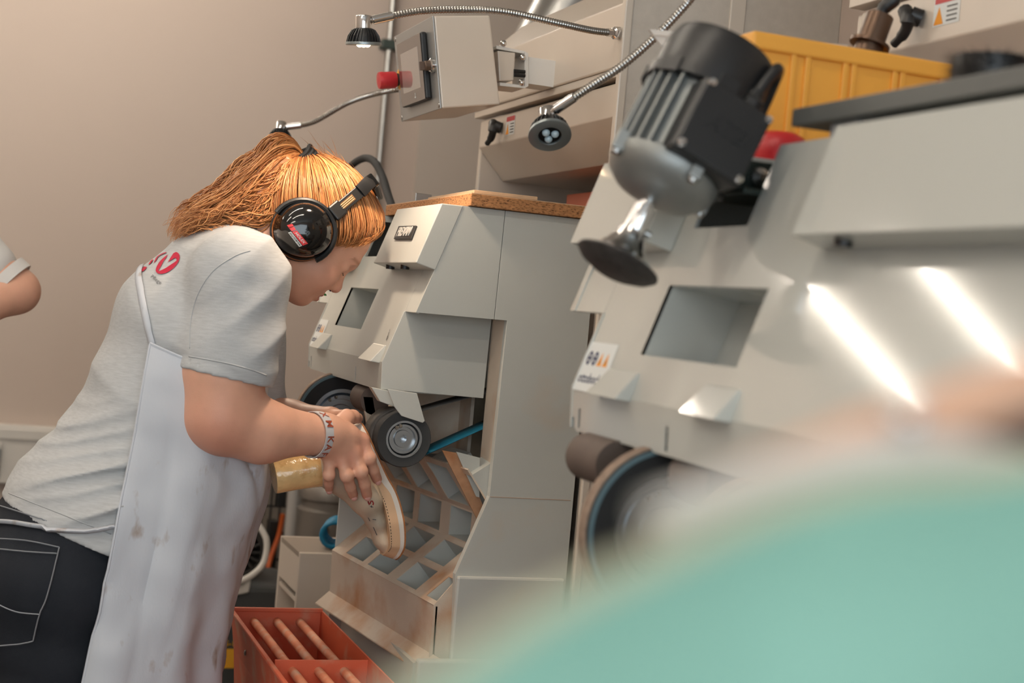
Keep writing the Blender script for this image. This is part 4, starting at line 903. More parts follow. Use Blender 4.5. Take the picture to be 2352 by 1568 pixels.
body['label'] = 'bare head, neck, arms and hands'
for k_ in FI:                                             # fingernails
    a_, b_ = np.array(FI[k_][-2]), np.array(FI[k_][-1]); d_ = (b_-a_)/np.linalg.norm(b_-a_); cam_d = np.array(_c)-b_; n_ = cam_d-d_*(cam_d@d_); n_ /= np.linalg.norm(n_); s_ = np.cross(d_, n_)
    rr_ = .0088 if k_ != 'p' else .0074; R_ = np.stack([d_, s_, n_], 1)
    vv = Vol(); vv.add(ell(b_+n_*(rr_-.0022)+d_*.002, (.0062, .0052, .0030), R_), .001); vol_obj('fingernail', *vv.mesh(.0007, .002), mat('fingernail', (226, 172, 160), .3), worker, 1)
# ---- polo shirt
S = Vol(); YC = 2.5; SQ = .74
ch = [(540, 608, .066), (500, 650, .094), (430, 750, .116), (385, 900, .121), (325, 1030, .122), (225, 1175, .143), (190, 1250, .150)]
for (x0, y0, r0), (x1, y1, r1) in zip(ch, ch[1:]): S.add(cap(w(x0, y0, YC), w(x1, y1, YC), r0, r1, SQ, YC), .03)
S.add(cap(w(548, 640, 2.355), w(530, 650, 2.645), .074), .04)
S.add(ell(w(520, 800, 2.42), (.075, .07, .08)), .05); S.add(ell(w(510, 800, 2.58), (.075, .07, .08)), .05)
sh, se = w(556, 645, 2.345), w(522, 905, 2.325)
ca, cb = w(428, 846, 2.325), w(615, 888, 2.325)
nA = np.cross(cb-ca, np.array([0, 1., 0])); nA = nA if nA[2] < 0 else -nA; nAn = nA/np.linalg.norm(nA)
cl_, cr_ = w(500, 905, 2.685), w(664, 930, 2.685); nL = np.cross(cr_-cl_, np.array([0, 1., 0])); nL = nL if nL[2] < 0 else -nL; nL = nL/np.linalg.norm(nL)
lo_hem = w(15, 1142, YC); hi_hem = w(262, 1240, YC); nh = np.cross(hi_hem-lo_hem, np.array([0, 1., 0])); nh = nh/np.linalg.norm(nh); nh = nh if nh[2] < 0 else -nh
SL = Vol(); SL.add(cap(sh, w(535, 790, 2.330), .0765, .0720), .03); SL.add(cap(w(535, 790, 2.330), w(520, 930, 2.325), .0715, .0690), .02)
SR = Vol(); SR.add(cap(w(560, 650, 2.655), w(585, 980, 2.685), .072, .060), .03)
AR = Vol(); AR.add(cap(w(560, 650, 2.345), w(512, 860, 2.325), .061, .0655), .02); AR.add(cap(w(512, 860, 2.325), w(506, 955, 2.320), .0655, .060), .02)
HO = Vol(); HO.add(cap(w(512, 860, 2.325)-nAn*.012, w(506, 975, 2.320), .0650, .0640), .001)
def shirt_disp(P):
    sp0, sp1 = w(430, 740, YC), w(225, 1175, YC); ax = (sp1-sp0)/np.linalg.norm(sp1-sp0); s = (P-sp0)@ax
    near = np.clip((2.56-P[:, 1])/.15, 0, 1)
    wv = wob(P, 9, 2); wv2 = wob(P, 17, 7)
    cz = P[:, 2]*.9-P[:, 0]*.40                               # folds climb from the small of the back to the front
    fold = .72*(1-np.abs(np.sin((cz+.020*wv+.006*wv2)*52))**.7)+.38*(1-np.abs(np.sin((cz*1.15+P[:, 0]*.2+.018*wob(P, 13, 5))*104))**.8)
    waist = np.exp(-((s-.27)/.095)**2)
    d = -.019*(fold-.35)*waist*(.5+.5*near)*(.55+.45*wob(P, 12, 3))
    d += -.0075*(1-np.abs(np.sin((s+.05*wv)*30+P[:, 1]*9))-.4)*np.exp(-((s-.06)/.11)**2)
    a2 = (se-sh)/np.linalg.norm(se-sh); t = (P-sh)@a2; arm = np.exp(-((P[:, 1]-2.30)/.06)**2)*np.exp(-((P[:, 0]-.43)/.08)**2)
    d += -.011*(1-np.abs(np.sin((t*.75+P[:, 0]*.65+.020*wv+.006*wv2)*52))-.35)*arm*np.clip((.16-t)/.05, 0, 1)*(.6+.4*wob(P, 14, 9))
    d += -.0018*wob(P, 26, 5)
    d += -.0030*arm*np.clip(1-np.abs(t-.181)/.0045, 0, 1)+.0025*arm*np.clip((t-.163)/.004, 0, 1)*np.clip((.176-t)/.004, 0, 1)
    return d
_old_eval = S.eval
def smin(a, b, k): h = np.maximum(k-np.abs(a-b), 0)/k; return np.minimum(a, b)-h*h*k*.25
def shirt_eval(P, val=None, window=None):
    V = _old_eval(P, val, window); P32 = P.astype(np.float32)
    A = SL.eval(P, window=window); dc = (P32-ca.astype(np.float32))@nAn.astype(np.float32); A = np.maximum(np.maximum(A, dc), -np.maximum(HO.eval(P, window=window), -(dc+.014)))
    C = np.maximum(SR.eval(P, window=window), (P32-cl_.astype(np.float32))@nL.astype(np.float32))
    V = smin(smin(V, A, .022), C, .022)
    near = np.abs(V) < .06; V[near] += shirt_disp(P[near]).astype(np.float32)
    V = np.minimum(V, np.maximum(np.maximum(AR.eval(P, window=window), dc), -np.maximum(HO.eval(P, window=window), -(dc+.014))))
    return np.maximum(V, (P32-lo_hem.astype(np.float32))@nh.astype(np.float32))
S.eval = shirt_eval
M_SHIRTC = M_SHIRT
shirt = vol_obj('polo_shirt', *S.mesh(.0036, .06), M_SHIRT, worker, 1)
shirt_bvh = bvh_of(shirt); body_bvh = bvh_of(body)
# ---- jeans and shoes
J = Vol(); hp = np.array([.150, 2.5, .955])
J.add(cap(w(215, 1185, YC), w(165, 1290, YC), .138, .150, .74, YC), .03)
for s, kx in ((-1, .0), (1, .03)):
    J.add(cap((.150, 2.5+s*.085, .90), (.165+kx, 2.5+s*.095, .70), .108, .094), .05)
    J.add(cap((.165+kx, 2.5+s*.095, .70), (.185+kx, 2.5+s*.10, .50), .094, .070), .03)
    J.add(cap((.185+kx, 2.5+s*.10, .50), (.105+kx, 2.5+s*.10, .09), .070, .058), .03)
J.cut((0, 0, .035), (0, 0, -1)); J.cut(w(15, 1120, YC), (-nh))
J.disp(lambda P: -.004*np.sin(P[:, 2]*62+wob(P, 11, 1)*2.2+P[:, 0]*20)*np.exp(-((P[:, 2]-.78)/.10)**2)-.003*wob(P, 18, 8)-.004*np.sin(P[:, 2]*70+wob(P, 9, 4)*2)*np.exp(-((P[:, 2]-.2)/.15)**2))
jeans = vol_obj('jeans', *J.mesh(.0065), M_DENIM, worker, 1); jeans_bvh = bvh_of(jeans)
for s, kx in ((-1, 0), (1, .03)):
    sv = Vol(); y = 2.5+s*.10; sv.add(cap((.085+kx, y, .055), (.23+kx, y, .045), .045, .038), .02); sv.cut((0, 0, .012), (0, 0, -1)); o = vol_obj('work_shoe', *sv.mesh(.006), M_BLACK, worker, 1)
    MB().slab([(.03+kx, y-.045, .0), (.28+kx, y-.042, .0), (.28+kx, y+.042, .0), (.03+kx, y+.045, .0)], (0, 0, .016)).build('shoe_sole', M_RUBBER, o, .008)
M_STITCH = mat('grey_stitching', (150, 154, 160), .8)
def patch_on(bvhs, poly, name, m, parent, lift, nu=14, nv=14, th=.0015):
    A_, B_, C_, D_ = [Vector((*p, 0)) for p in poly]; rows = []
    for i in range(nu+1):
        row = []
        for j in range(nv+1):
            p = A_.lerp(B_, i/nu).lerp(D_.lerp(C_, i/nu), j/nv); h = on_surf(bvhs, p.x, p.y, lift); row.append(h[0] if h else None)
        rows.append(row)
    if any(q is None for r in rows for q in r): return None
    o = MB().grid(rows).build(name, m, parent); q = o.modifiers.new('thickness', 'SOLIDIFY'); q.thickness = th; q.offset = 0; return o
pk = patch_on([jeans_bvh], [(-60, 1235), (137, 1258), (78, 1470), (-60, 1490)], 'back_pocket', M_DENIM, worker, .0022)
for pl in ([(137, 1258), (110, 1365), (92, 1410), (78, 1470)], [(-20, 1238), (60, 1243), (137, 1258)], [(-20, 1260), (60, 1268), (131, 1272)], [(78, 1470), (45, 1478), (-20, 1484)], [(-10, 1380), (40, 1402), (94, 1408)], [(-30, 1153), (60, 1182), (110, 1200)]):
    ribbon_on([jeans_bvh], pl, .0016, 'stitching', M_STITCH, worker, .0040, .0008)
# ---- apron
RW = [ # y rows; columns run from the near edge round the front to the far edge: (px x, px y, world Y)
 [(345, 789, 2.335), (430, 826, 2.318), (520, 850, 2.335), (596, 850, 2.40), (615, 842, 2.50), (600, 842, 2.60), (560, 842, 2.66)],
 [(326, 905, 2.322), (425, 930, 2.305), (525, 940, 2.330), (598, 950, 2.40), (618, 950, 2.50), (604, 950, 2.60), (560, 950, 2.67)],
 [(308, 1010, 2.318), (415, 1035, 2.300), (525, 1045, 2.325), (604, 1050, 2.39), (628, 1050, 2.49), (612, 1050, 2.60), (565, 1050, 2.68)],
 [(288, 1110, 2.312), (400, 1130, 2.296), (512, 1140, 2.325), (592, 1130, 2.39), (622, 1115, 2.48), (606, 1125, 2.60), (560, 1130, 2.68)],
 [(259, 1245, 2.305), (368, 1260, 2.292), (474, 1265, 2.325), (548, 1262, 2.39), (574, 1262, 2.48), (560, 1262, 2.60), (510, 1262, 2.68)],
 [(226, 1400, 2.302), (336, 1410, 2.290), (440, 1412, 2.325), (512, 1410, 2.39), (536, 1405, 2.48), (520, 1405, 2.60), (470, 1405, 2.68)],
 [(190, 1568, 2.302), (300, 1572, 2.288), (408, 1572, 2.322), (480, 1570, 2.39), (503, 1568, 2.48), (488, 1568, 2.60), (440, 1568, 2.68)],
 [(120, 1900, 2.302), (240, 1905, 2.285), (352, 1905, 2.320), (430, 1900, 2.39), (458, 1900, 2.48), (440, 1900, 2.60), (390, 1900, 2.68)]]
cg = [[pY(*c) for c in r] for r in RW]; rows_ = [spline(r, 10) for r in cg]; cols_ = list(zip(*rows_)); fine = [spline(c, 10) for c in cols_]
G = np.array([[tuple(fine[j][i]) for j in range(len(fine))] for i in range(len(fine[0]))])
nu_, nv_ = G.shape[:2]; uu = np.linspace(0, 1, nv_)[None, :]; vv_ = np.linspace(0, 1, nu_)[:, None]
du = np.gradient(G, axis=1); dv = np.gradient(G, axis=0); Nn = np.cross(du, dv); Nn /= np.linalg.norm(Nn, axis=-1, keepdims=True)+1e-9
if (Nn[nu_//2, 10]@np.array([0, -1., 0])) < 0: Nn = -Nn
fold_ = np.sin(uu*26+1.2*np.sin(vv_*4)+.6*wob(G, 9, 3))*(.0015+.0065*vv_)+.006*wob(G, 16, 6)+.0032*wob(G, 44, 1)
fold_ += -.010*np.exp(-((uu-.42-.10*(vv_-.25)*4)/.02)**2)*np.exp(-((vv_-.33)/.10)**2)
fold_ += .0045*(np.abs(np.sin(uu*9+vv_*3+.8*wob(G, 7, 2)))-.5)*np.clip((vv_-.25)*2, 0, 1)-.0032*np.exp(-((uu-.30+.05*vv_)/.012)**2)*np.clip((vv_-.2)*3, 0, 1)-.0032*np.exp(-((uu-.12-.05*vv_)/.010)**2)*np.clip((vv_-.05)*3, 0, 1)
G2 = G+Nn*fold_[..., None]
for _ in range(3):                                        # keep the cloth outside the body
    for vol_ in (S, J):
        f_ = (_old_eval if vol_ is S else vol_.eval)(G2.reshape(-1, 3)).reshape(nu_, nv_); dd = np.maximum(.006-f_, 0)
        e_ = .004; gr = np.stack([((_old_eval if vol_ is S else vol_.eval)((G2+np.eye(3)[a]*e_).reshape(-1, 3)).reshape(nu_, nv_)-f_)/e_ for a in range(3)], -1); G2 = G2+gr*np.minimum(dd, .03)[..., None]
mbA = MB().grid([[tuple(p) for p in r] for r in G2]); apron = mbA.build('apron', M_APRON, worker); q = apron.modifiers.new('thickness', 'SOLIDIFY'); q.thickness = .0018; q.offset = 0
apron_bvh = BVHTree.FromPolygons(mbA.v, mbA.f)
MB().tube([tuple(G2[i, 0]) for i in range(0, nu_, 2)], .0022, 6).build('apron_hem', M_APRON, worker)
MB().tube([tuple(G2[0, j]) for j in range(0, nv_, 2)], .0026, 6).build('apron_hem', M_APRON, worker)
ribbon_on([shirt_bvh], [(352, 792), (338, 735), (326, 675), (321, 625), (345, 585)], .012, 'apron_strap', M_APRON, worker, .003)
ribbon_on([jeans_bvh, shirt_bvh], [(-60, 1200), (20, 1201), (90, 1211), (180, 1220), (225, 1217), (262, 1209)], .0055, 'apron_string', M_APRON, worker, .004, .003)
# ---- shirt seams
M_SEAMSHADE = mat('jersey_seam_shade', (186, 188, 190), .95)  # darker than the jersey: the seams' shadow is put into the colour
ribbon_on([shirt_bvh], [(436, 800), (438, 740), (455, 675), (490, 622), (540, 588), (575, 576)], .0018, 'sleeve_seam', M_SEAMSHADE, worker, .0002, .0005)
ribbon_on([shirt_bvh], [(434, 818), (480, 826), (530, 836), (580, 850), (612, 862)], .0022, 'cuff_seam', M_SEAMSHADE, worker, .0002, .0005)
ribbon_on([shirt_bvh], [(20, 1132), (90, 1160), (170, 1192), (255, 1226)], .0014, 'hem_seam', M_SEAMSHADE, worker, .0002, .0005)
# ---- shirt print
M_CRIMSON = mat('crimson_print', (190, 20, 58), .8); M_GREYP = mat('grey_print', (96, 100, 104), .8); M_SHPR = mat('pale_print', (220, 220, 218), .9)
def print_poly(pts, name, m, lift=.0016):
    h = [on_surf([shirt_bvh], x, y, lift) for x, y in pts]
    if any(q is None for q in h): h = [q for q in h if q]
    if len(h) < 3: return None
    return MB().add([q[0] for q in h], [tuple(range(len(h)))]).build(name, m, worker)
z3 = lambda x, y: (290+x/13.06, 560+y/13.06)
def strip(pairs, name, m, lift=.0016, sub=5):
    A_ = spline([(*z3(*a), 0) for a, b in pairs], sub); B_ = spline([(*z3(*b), 0) for a, b in pairs], sub); rows = []
    for a, b in zip(A_, B_):
        r = [on_surf([shirt_bvh], a.x+(b.x-a.x)*k/3, a.y+(b.y-a.y)*k/3, lift) for k in range(4)]
        if all(r): rows.append([q[0] for q in r])
    if len(rows) > 1: MB().grid(rows).build(name, m, worker)
# crimson ring open round a pale tick
out = [(1270, 330), (1150, 420), (1010, 560), (920, 720), (900, 830), (960, 900), (1080, 915), (1240, 870), (1420, 750), (1560, 590), (1620, 430), (1600, 320), (1520, 262), (1430, 300)]
inn = [(1200, 450), (1130, 540), (1080, 640), (1010, 760), (985, 800), (1000, 830), (1080, 800), (1200, 740), (1350, 640), (1470, 560), (1530, 500), (1480, 440), (1380, 480), (1320, 480)]
strip(list(zip(out, inn)), 'shirt_emblem', M_CRIMSON)
strip([((1430, 300), (1250, 580)), ((1380, 400), (1300, 540)), ((1440, 420), (1420, 470))], 'shirt_emblem', M_CRIMSON)
strip([((1215, 262), (1220, 285)), ((1100, 300), (1110, 325)), ((950, 390), (980, 400)), ((880, 490), (930, 480)), ((835, 600), (880, 560))], 'shirt_emblem', M_CRIMSON)
strip([((810, 470), (815, 500)), ((740, 540), (780, 560)), ((670, 640), (730, 620))], 'shirt_emblem', M_CRIMSON)
strip([((540, 700), (640, 710)), ((490, 770), (590, 780)), ((430, 850), (520, 840))], 'shirt_emblem', M_CRIMSON)
me = text_mesh('Pflege', 1.0, 0, shear=.2)
vsx = []
for v in me.vertices:
    x, y = v.co.x, v.co.y; px_, py_ = z3(905+x*130+y*70, 1085+x*95-y*150); h = on_surf([shirt_bvh], px_, py_, .0016); vsx.append(h[0] if h else None)
if all(q is not None for q in vsx):
    for v, q in zip(me.vertices, vsx): v.co = q
    me.materials.clear(); me.materials.append(M_GREYP); o = bpy.data.objects.new('shirt_lettering', me); COL.objects.link(o); attach(o, worker)
# ---- hair
def strands(paths, rad, tint, name, m, parent):
    P = np.asarray(paths); n, k, _ = P.shape
    T = np.gradient(P, axis=1); T /= np.linalg.norm(T, axis=-1, keepdims=True)+1e-9
    ref = np.random.normal(size=(n, 1, 3)); A = np.cross(T, ref); A /= np.linalg.norm(A, axis=-1, keepdims=True)+1e-9; Bb = np.cross(T, A)
    r = rad*np.interp(np.linspace(0, 1, k), [0, .15, .75, 1], [.7, 1, .9, .15])[None, :, None]*np.random.uniform(.6, 1.35, (n, 1, 1))
    V = np.stack([P+(A*math.cos(a)+Bb*math.sin(a))*r for a in (0, 2.094, 4.189)], 2)            # n,k,3,3
    idx = np.arange(n*k*3).reshape(n, k, 3); F = []
    for s in range(3): F.append(np.stack([idx[:, :-1, s], idx[:, :-1, (s+1) % 3], idx[:, 1:, (s+1) % 3], idx[:, 1:, s]], -1).reshape(-1, 4))
    C = np.repeat(tint[:, None, None, :], k, 1).repeat(3, 2).reshape(-1, 3)
    o = vol_obj(name, V.reshape(-1, 3), np.concatenate(F), m, parent, 0, lambda W: C); o['kind'] = 'stuff'; return o
EC, ER = np.array([.010, 0, .045]), np.array([.105, .083, .101])
def to_shell(q, sc): d = (q-EC)/ER; d = d/np.linalg.norm(d, axis=-1, keepdims=True); return EC+d*ER*sc[..., None]
def to_world(q): return Ho+q@HR.T
TIE = np.array([-.062, 0, .103])
cv = Vol()
hl = [(.100, 0, .098), (.098, -.03, .090), (.084, -.060, .064), (.056, -.077, .030), (.028, -.084, .004), (-.03, -.076, -.03), (-.07, -.05, -.052), (-.086, 0, -.058)]
hlr = np.array([tuple(p) for p in spline(hl, 12)]); hlf = np.concatenate([hlr, hlr[::-1]*np.array([1, -1, 1])])
def tints(n, c0, c1): t = np.random.rand(n, 1)**1.2; return lin(c0)[None]*(1-t)+lin(c1)[None]*t
np.random.seed(4)
# smooth base cap
cap_v = Vol(); cap_v.add(ell(H(*EC), (.1015, .0795, .0975), HR), .01); cap_v.add(ell(H(.062, 0, .098), (.040, .058, .036), HR), .02)
pa, pb = np.array([.103, 0, .092]), np.array([.052, 0, .026]); nn_ = np.array([pa[2]-pb[2], 0, -(pa[0]-pb[0])]); nn_ = nn_/np.linalg.norm(nn_)
cap_v.cut(H(*pb), FA*nn_[0]+UA*nn_[2]); cap_v.cut(H(-.05, 0, -.045), FA*.35-UA*.94)
cap_v.disp(lambda P: -.0016*np.sin(np.arctan2(((P-H(*TIE))@LA), ((P-H(*TIE))@(FA*.8-UA*.6)))*46+wob(P, 30, 2)*1.5))
vol_obj('hair_cap', *cap_v.mesh(.003), M_HAIR, worker, 1, lambda W: np.repeat(lin((198, 132, 76))[None], len(W), 0))
n, k = 2600, 16
si = np.random.randint(0, len(hlf), n); S0 = hlf[si]+np.random.normal(0, .004, (n, 3)); fr = np.random.rand(n)*.55; fr[: n//2] = 0
S0 = S0+(TIE-S0)*fr[:, None]
t = np.linspace(0, 1, k)[None, :, None]; Q = S0[:, None]*(1-t)+TIE*t
front = np.clip((S0[:, 0]-.05)/.05, 0, 1)*(fr == 0)
sc = 1.0+.075*np.sin(np.pi*np.linspace(0, 1, k)[None]**.7)+np.random.uniform(-.006, .022, (n, 1))+front[:, None]*.13*np.exp(-((np.linspace(0, 1, k)[None]-.20)/.16)**2)
Q = to_shell(Q, sc); Q[:, :, 1] += .004*np.sin(np.linspace(0, 1, k)[None]*5+np.random.rand(n, 1)*6)
strands(to_world(Q), .00105, tints(n, (164, 98, 50), (232, 168, 108)), 'swept_back_hair', M_HAIR, worker)
# fringe sweeping from the top to the temple
n = 1100; u0 = np.random.rand(n); side = np.where(np.random.rand(n) < .8, -1, 1)
a0 = np.stack([.055+.045*u0, side*(.004+.03*np.random.rand(n)), .135-.018*u0+np.random.normal(0, .004, n)], 1)
a1 = np.stack([.104-.012*np.random.rand(n)+.006*u0, side*(.038+.018*np.random.rand(n)), .098+.016*u0], 1)
a2 = np.stack([.052+.038*u0+np.random.normal(0, .005, n), side*(.074+.004*np.random.rand(n)), .028+.042*u0+np.random.normal(0, .004, n)], 1)
tt = np.linspace(0, 1, 14)[None, :, None]; Q = a0[:, None]*(1-tt)**2+2*a1[:, None]*tt*(1-tt)*1.0+a2[:, None]*tt**2
d = (Q-EC)/ER; nd = np.linalg.norm(d, axis=-1); lift = np.maximum(nd, 1.015+.10*np.sin(np.pi*np.linspace(0, 1, 14))[None]*np.random.rand(n, 1)); Q = EC+d/nd[..., None]*ER*lift[..., None]
strands(to_world(Q), .0010, tints(n, (164, 98, 50), (232, 168, 108)), 'fringe_hair', M_HAIR, worker)
# ponytail
Ug = [(703, 362), (672, 320), (632, 322), (580, 372), (520, 430), (460, 478), (415, 503), (384, 548)]
Lg = [(708, 376), (694, 398), (676, 440), (655, 492), (615, 526), (560, 522), (500, 522), (450, 538)]
ug = np.array([tuple(p) for p in spline([(x, y, 0) for x, y in Ug], 6)])[:, :2]; lg = np.array([tuple(p) for p in spline([(x, y, 0) for x, y in Lg], 6)])[:, :2]
K = len(ug); n = 3000; m_ = np.random.rand(n); yo = np.random.uniform(-1, 1, n); ln = np.random.uniform(.5, 1.0, n)**.6; tl = np.linspace(0, 1, 26)
ph = np.random.rand(n)*6.28; clump = np.floor(m_*14)*1.7+np.floor((yo+1)*3)*.9; fqs = 10+5*np.sin(clump*7)+np.random.uniform(-1, 1, n)
paths = np.zeros((n, 26, 3))
def px_world(x, y, Y):
    d = _f[None]+np.outer((x-1176)/FPX, _ix)-np.outer((y-784)/FPX, _iy); return _c+d*((Y-_c[1])/d[:, 1])[:, None]
for j, tj in enumerate(tl):
    s = tj*ln; ii = s*(K-1); i0 = np.clip(ii.astype(int), 0, K-2); f = (ii-i0)[:, None]
    U = ug[i0]*(1-f)+ug[i0+1]*f; Lw = lg[i0]*(1-f)+lg[i0+1]*f; xy = U*(1-m_[:, None])+Lw*m_[:, None]
    amp = 15*np.clip(s*2.0, 0, 1); wv = np.sin(s*fqs+clump*2.1)*amp*.8+np.sin(s*fqs*2.3+ph+clump)*amp*.5+np.sin(s*fqs*.5+clump*3)*amp*.8
    xy = xy+np.stack([wv*.5, wv], 1); Y = 2.5+yo*(.008+.062*np.clip(s*2.5, 0, 1))*np.sqrt(np.clip(1-(2*m_-1)**2*.8, 0, 1))+.004*np.sin(s*fqs*1.4+clump)
    paths[:, j] = px_world(xy[:, 0], xy[:, 1], Y)
strands(paths, .00115, tints(n, (164, 98, 50), (232, 168, 108)), 'ponytail_hair', M_HAIR, worker)
pv = Vol()
for (x0, y0, r0), (x1, y1, r1) in zip([(668, 345, .010), (655, 350, .016), (636, 385, .036), (600, 450, .046), (540, 478, .034), (470, 505, .016)], [(655, 350, .016), (636, 385, .036), (600, 450, .046), (540, 478, .034), (470, 505, .016), (425, 520, .005)]): pv.add(cap(w(x0, y0, 2.5), w(x1, y1, 2.5), r0, r1, .85, 2.5), .02)
pv.disp(lambda P: .004*wob(P, 60, 3)+.004*wob(P, 110, 5))
vol_obj('ponytail_core', *pv.mesh(.004), M_HAIR, worker, 1, lambda W: np.repeat(lin((198, 132, 76))[None], len(W), 0))
n = 90; i_ = np.random.randint(0, 2600, n); st = []                                  # fly-away hairs
for q in range(n):
    s0 = np.array(EC)+np.array([random.uniform(-.09, .09), random.uniform(-.05, .05), .095]); s0 = to_shell(s0[None], np.array([1.08]))[0]; d = np.array([random.uniform(-1, .3), random.uniform(-.6, .6), random.uniform(.2, .9)])*.035*random.random()
    st.append([to_world(s0+d*(v**1.4)+np.array([-.02*v*v, 0, -.012*v*v])) for v in np.linspace(0, 1, 10)])
strands(np.array(st), .0004, tints(n, (164, 98, 50), (232, 168, 108)), 'flyaway_hair', M_HAIR, worker)
tc = w(703, 366, 2.49); ax_ = w(672, 330, 2.49)-tc; ax_ /= np.linalg.norm(ax_)
b = MB(); A_ = Vector(ax_); e_ = A_.orthogonal().normalized(); f_ = A_.cross(e_)
for q in range(3): b.tube([Vector(tc)+A_*(q*.006+.002*math.sin(a*3+q))+(e_*math.cos(a)+f_*math.sin(a))*(.0205+.001*math.sin(a*5)) for a in np.linspace(0, 2*math.pi, 25)], .0040, 8)
b.build('hair_tie', M_RUBBER, worker)
# ---- lashes, nose ring
M_LASH = mat('lashes', (58, 34, 24), .6)
MB().tube(spline([H(.1135, -.024, .0125), H(.1120, -.031, .0110), H(.1080, -.038, .0120)], 5), .0007, 6).build('eyelashes', M_LASH, worker)
rc = H(.1175, -.004, -.0245)
MB().tube([Vector(rc)+Vector(FA)*(.0055*math.cos(a))+Vector(UA)*(.0060*math.sin(a)) for a in np.linspace(.9, 5.4, 16)], .0010, 6).build('nose_ring', mat('dark_titanium', (44, 40, 70), .2, .9), worker)
MB().ball(Vector(rc)+Vector(UA)*-.0058+Vector(FA)*.001, .0021, 8).build('ring_bead', mat('green_bead', (60, 150, 70), .2), worker)
# ---- ear defenders
def earmuffs():
    t = thing('ear_defenders', Vector(H(0, -.085, 0)), 'black and dusty ear defenders with red stripe worn on the head of the worker', 'ear defenders')
    X_, Z_ = Vector((1, 0, 0)), Vector((0, 0, 1)); Mc = pY(697, 531, 2.405); base = Mc.copy(); base.y = 2.418
    def cup(c, s, name, detail):
        prof = [(1.03, .000), (1.04, .010), (1.00, .016), (.985, .022), (.93, .034), (.80, .044), (.60, .0505), (.35, .0535), (.12, .0545), (.001, .0547)]
        rows = [[c+(X_*math.cos(a)*.0475+Z_*math.sin(a)*.0455*(1+.05*math.sin(a)))*r+Vector((0, -s*h, 0)) for a in np.linspace(0, 2*math.pi, 57)[:-1]] for r, h in prof]
        o = MB().grid(rows, close=True).build(name, M_BLACKG, t)
        rows = [[c+(X_*math.cos(a)*.0475+Z_*math.sin(a)*.0455)*r+Vector((0, s*h, 0)) for a in np.linspace(0, 2*math.pi, 49)[:-1]] for r, h in ((.98, -.004), (1.09, .001), (1.10, .006), (1.02, .0105), (.7, .011))]
        MB().grid(rows, close=True).build('ear_cushion', M_RUBBER, t)
        rows = [[c+(X_*math.cos(a)*.0475+Z_*math.sin(a)*.0455)*r+Vector((0, -s*h, 0)) for a in np.linspace(0, 2*math.pi, 49)[:-1]] for r, h in ((1.045, .003), (1.075, .005), (1.075, .008), (1.045, .010))]
        MB().grid(rows, close=True).build('cup_rim', mat('amber_brown_rim', (150, 86, 40), .35), t)
        return o
    c1 = cup(base, 1, 'ear_cup', True); c2 = base.copy(); c2.y = 2.582; cup(c2, -1, 'ear_cup', False)
    bv = bvh_of(c1); zz = lambda x, y: (640+x/15.68, 490+y/15.68)
    def quad(p, name, m, lift):
        rows = []
        for i in range(9):
            row = []
            for j in range(5):
                x = (p[0][0]*(1-i/8)+p[3][0]*i/8)*(1-j/4)+(p[1][0]*(1-i/8)+p[2][0]*i/8)*j/4; y = (p[0][1]*(1-i/8)+p[3][1]*i/8)*(1-j/4)+(p[1][1]*(1-i/8)+p[2][1]*i/8)*j/4
                h = on_surf([bv], *zz(x, y), lift)
                if h: row.append(h[0])
            if len(row) == 5: rows.append(row)
        if len(rows) > 1: MB().grid(rows).build(name, m, c1)
    R_ = mat('coral_red_print', (222, 62, 66), .4)
    quad([(305, 425), (490, 375), (545, 455), (365, 510)], 'red_stripe', R_, .0005); quad([(375, 525), (555, 478), (625, 590), (470, 640)], 'red_stripe', R_, .0005)
    quad([(485, 660), (655, 608), (1055, 1085), (870, 1160)], 'red_stripe', R_, .0005)
    quad([(345, 690), (450, 655), (845, 1160), (740, 1200)], 'print_frame', M_PAPER, .0004); quad([(380, 706), (440, 686), (805, 1152), (750, 1172)], 'print_field', M_BLACKG, .0006)
    def put(txt, size, c, ex, ey, nm):
        me = text_mesh(txt, 1, 0, bold=True)
        for v in me.vertices:
            x, y = c[0]+(ex[0]*v.co.x+ey[0]*v.co.y)*size, c[1]+(ex[1]*v.co.x+ey[1]*v.co.y)*size; h = on_surf([bv], *zz(x, y), .0009); v.co = h[0] if h else base
        me.materials.clear(); me.materials.append(M_PAPER); o = bpy.data.objects.new(nm, me); COL.objects.link(o); attach(o, c1)
    put('HOLEX', 150, (770, 880), (.64, .77), (.86, -.30), 'stripe_lettering'); put('HOFFMANN GROUP', 66, (590, 930), (.62, .79), (.86, -.30), 'frame_lettering')
    # yoke, slider, headband
    def ring(a0, a1, r, y, n=22): return [base+(X_*math.cos(a)*.0475+Z_*math.sin(a)*.0455)*r+Vector((0, y, 0)) for a in np.linspace(math.radians(a0), math.radians(a1), n)]
    MB().tube(ring(150, -62, 1.13, -.010), .0048, 8).build('yoke', M_BLACK, t)
    q0, q1 = pY(764, 492, 2.405), pY(852, 418, 2.428); d = (q1-q0).normalized(); n_ = Vector((0, -1, .1)); n_ = (n_-d*n_.dot(d)).normalized(); s_ = d.cross(n_)
    MB().obox(q0.lerp(q1, .12), d, s_, n_, .012, .014, .004).build('yoke_hub', M_BLACK, t, .003)
    sl = MB().obox(q0.lerp(q1, .45), d, s_, n_, .030, .0105, .0028).build('slider', M_BLACK, t, .0015)
    MB().obox(q0.lerp(q1, .36)+n_*.0028, d, s_, n_, .016, .0055, .0006).build('slider_window', mat('brown_inset', (120, 84, 52), .4), sl)
    for k in (-1, 0, 1): MB().obox(q0.lerp(q1, .36)+n_*.0036+s_*(k*.0032), d, s_, n_, .014, .0006, .0005).build('slider_rib', mat('pale_rib', (206, 180, 140), .5), sl)
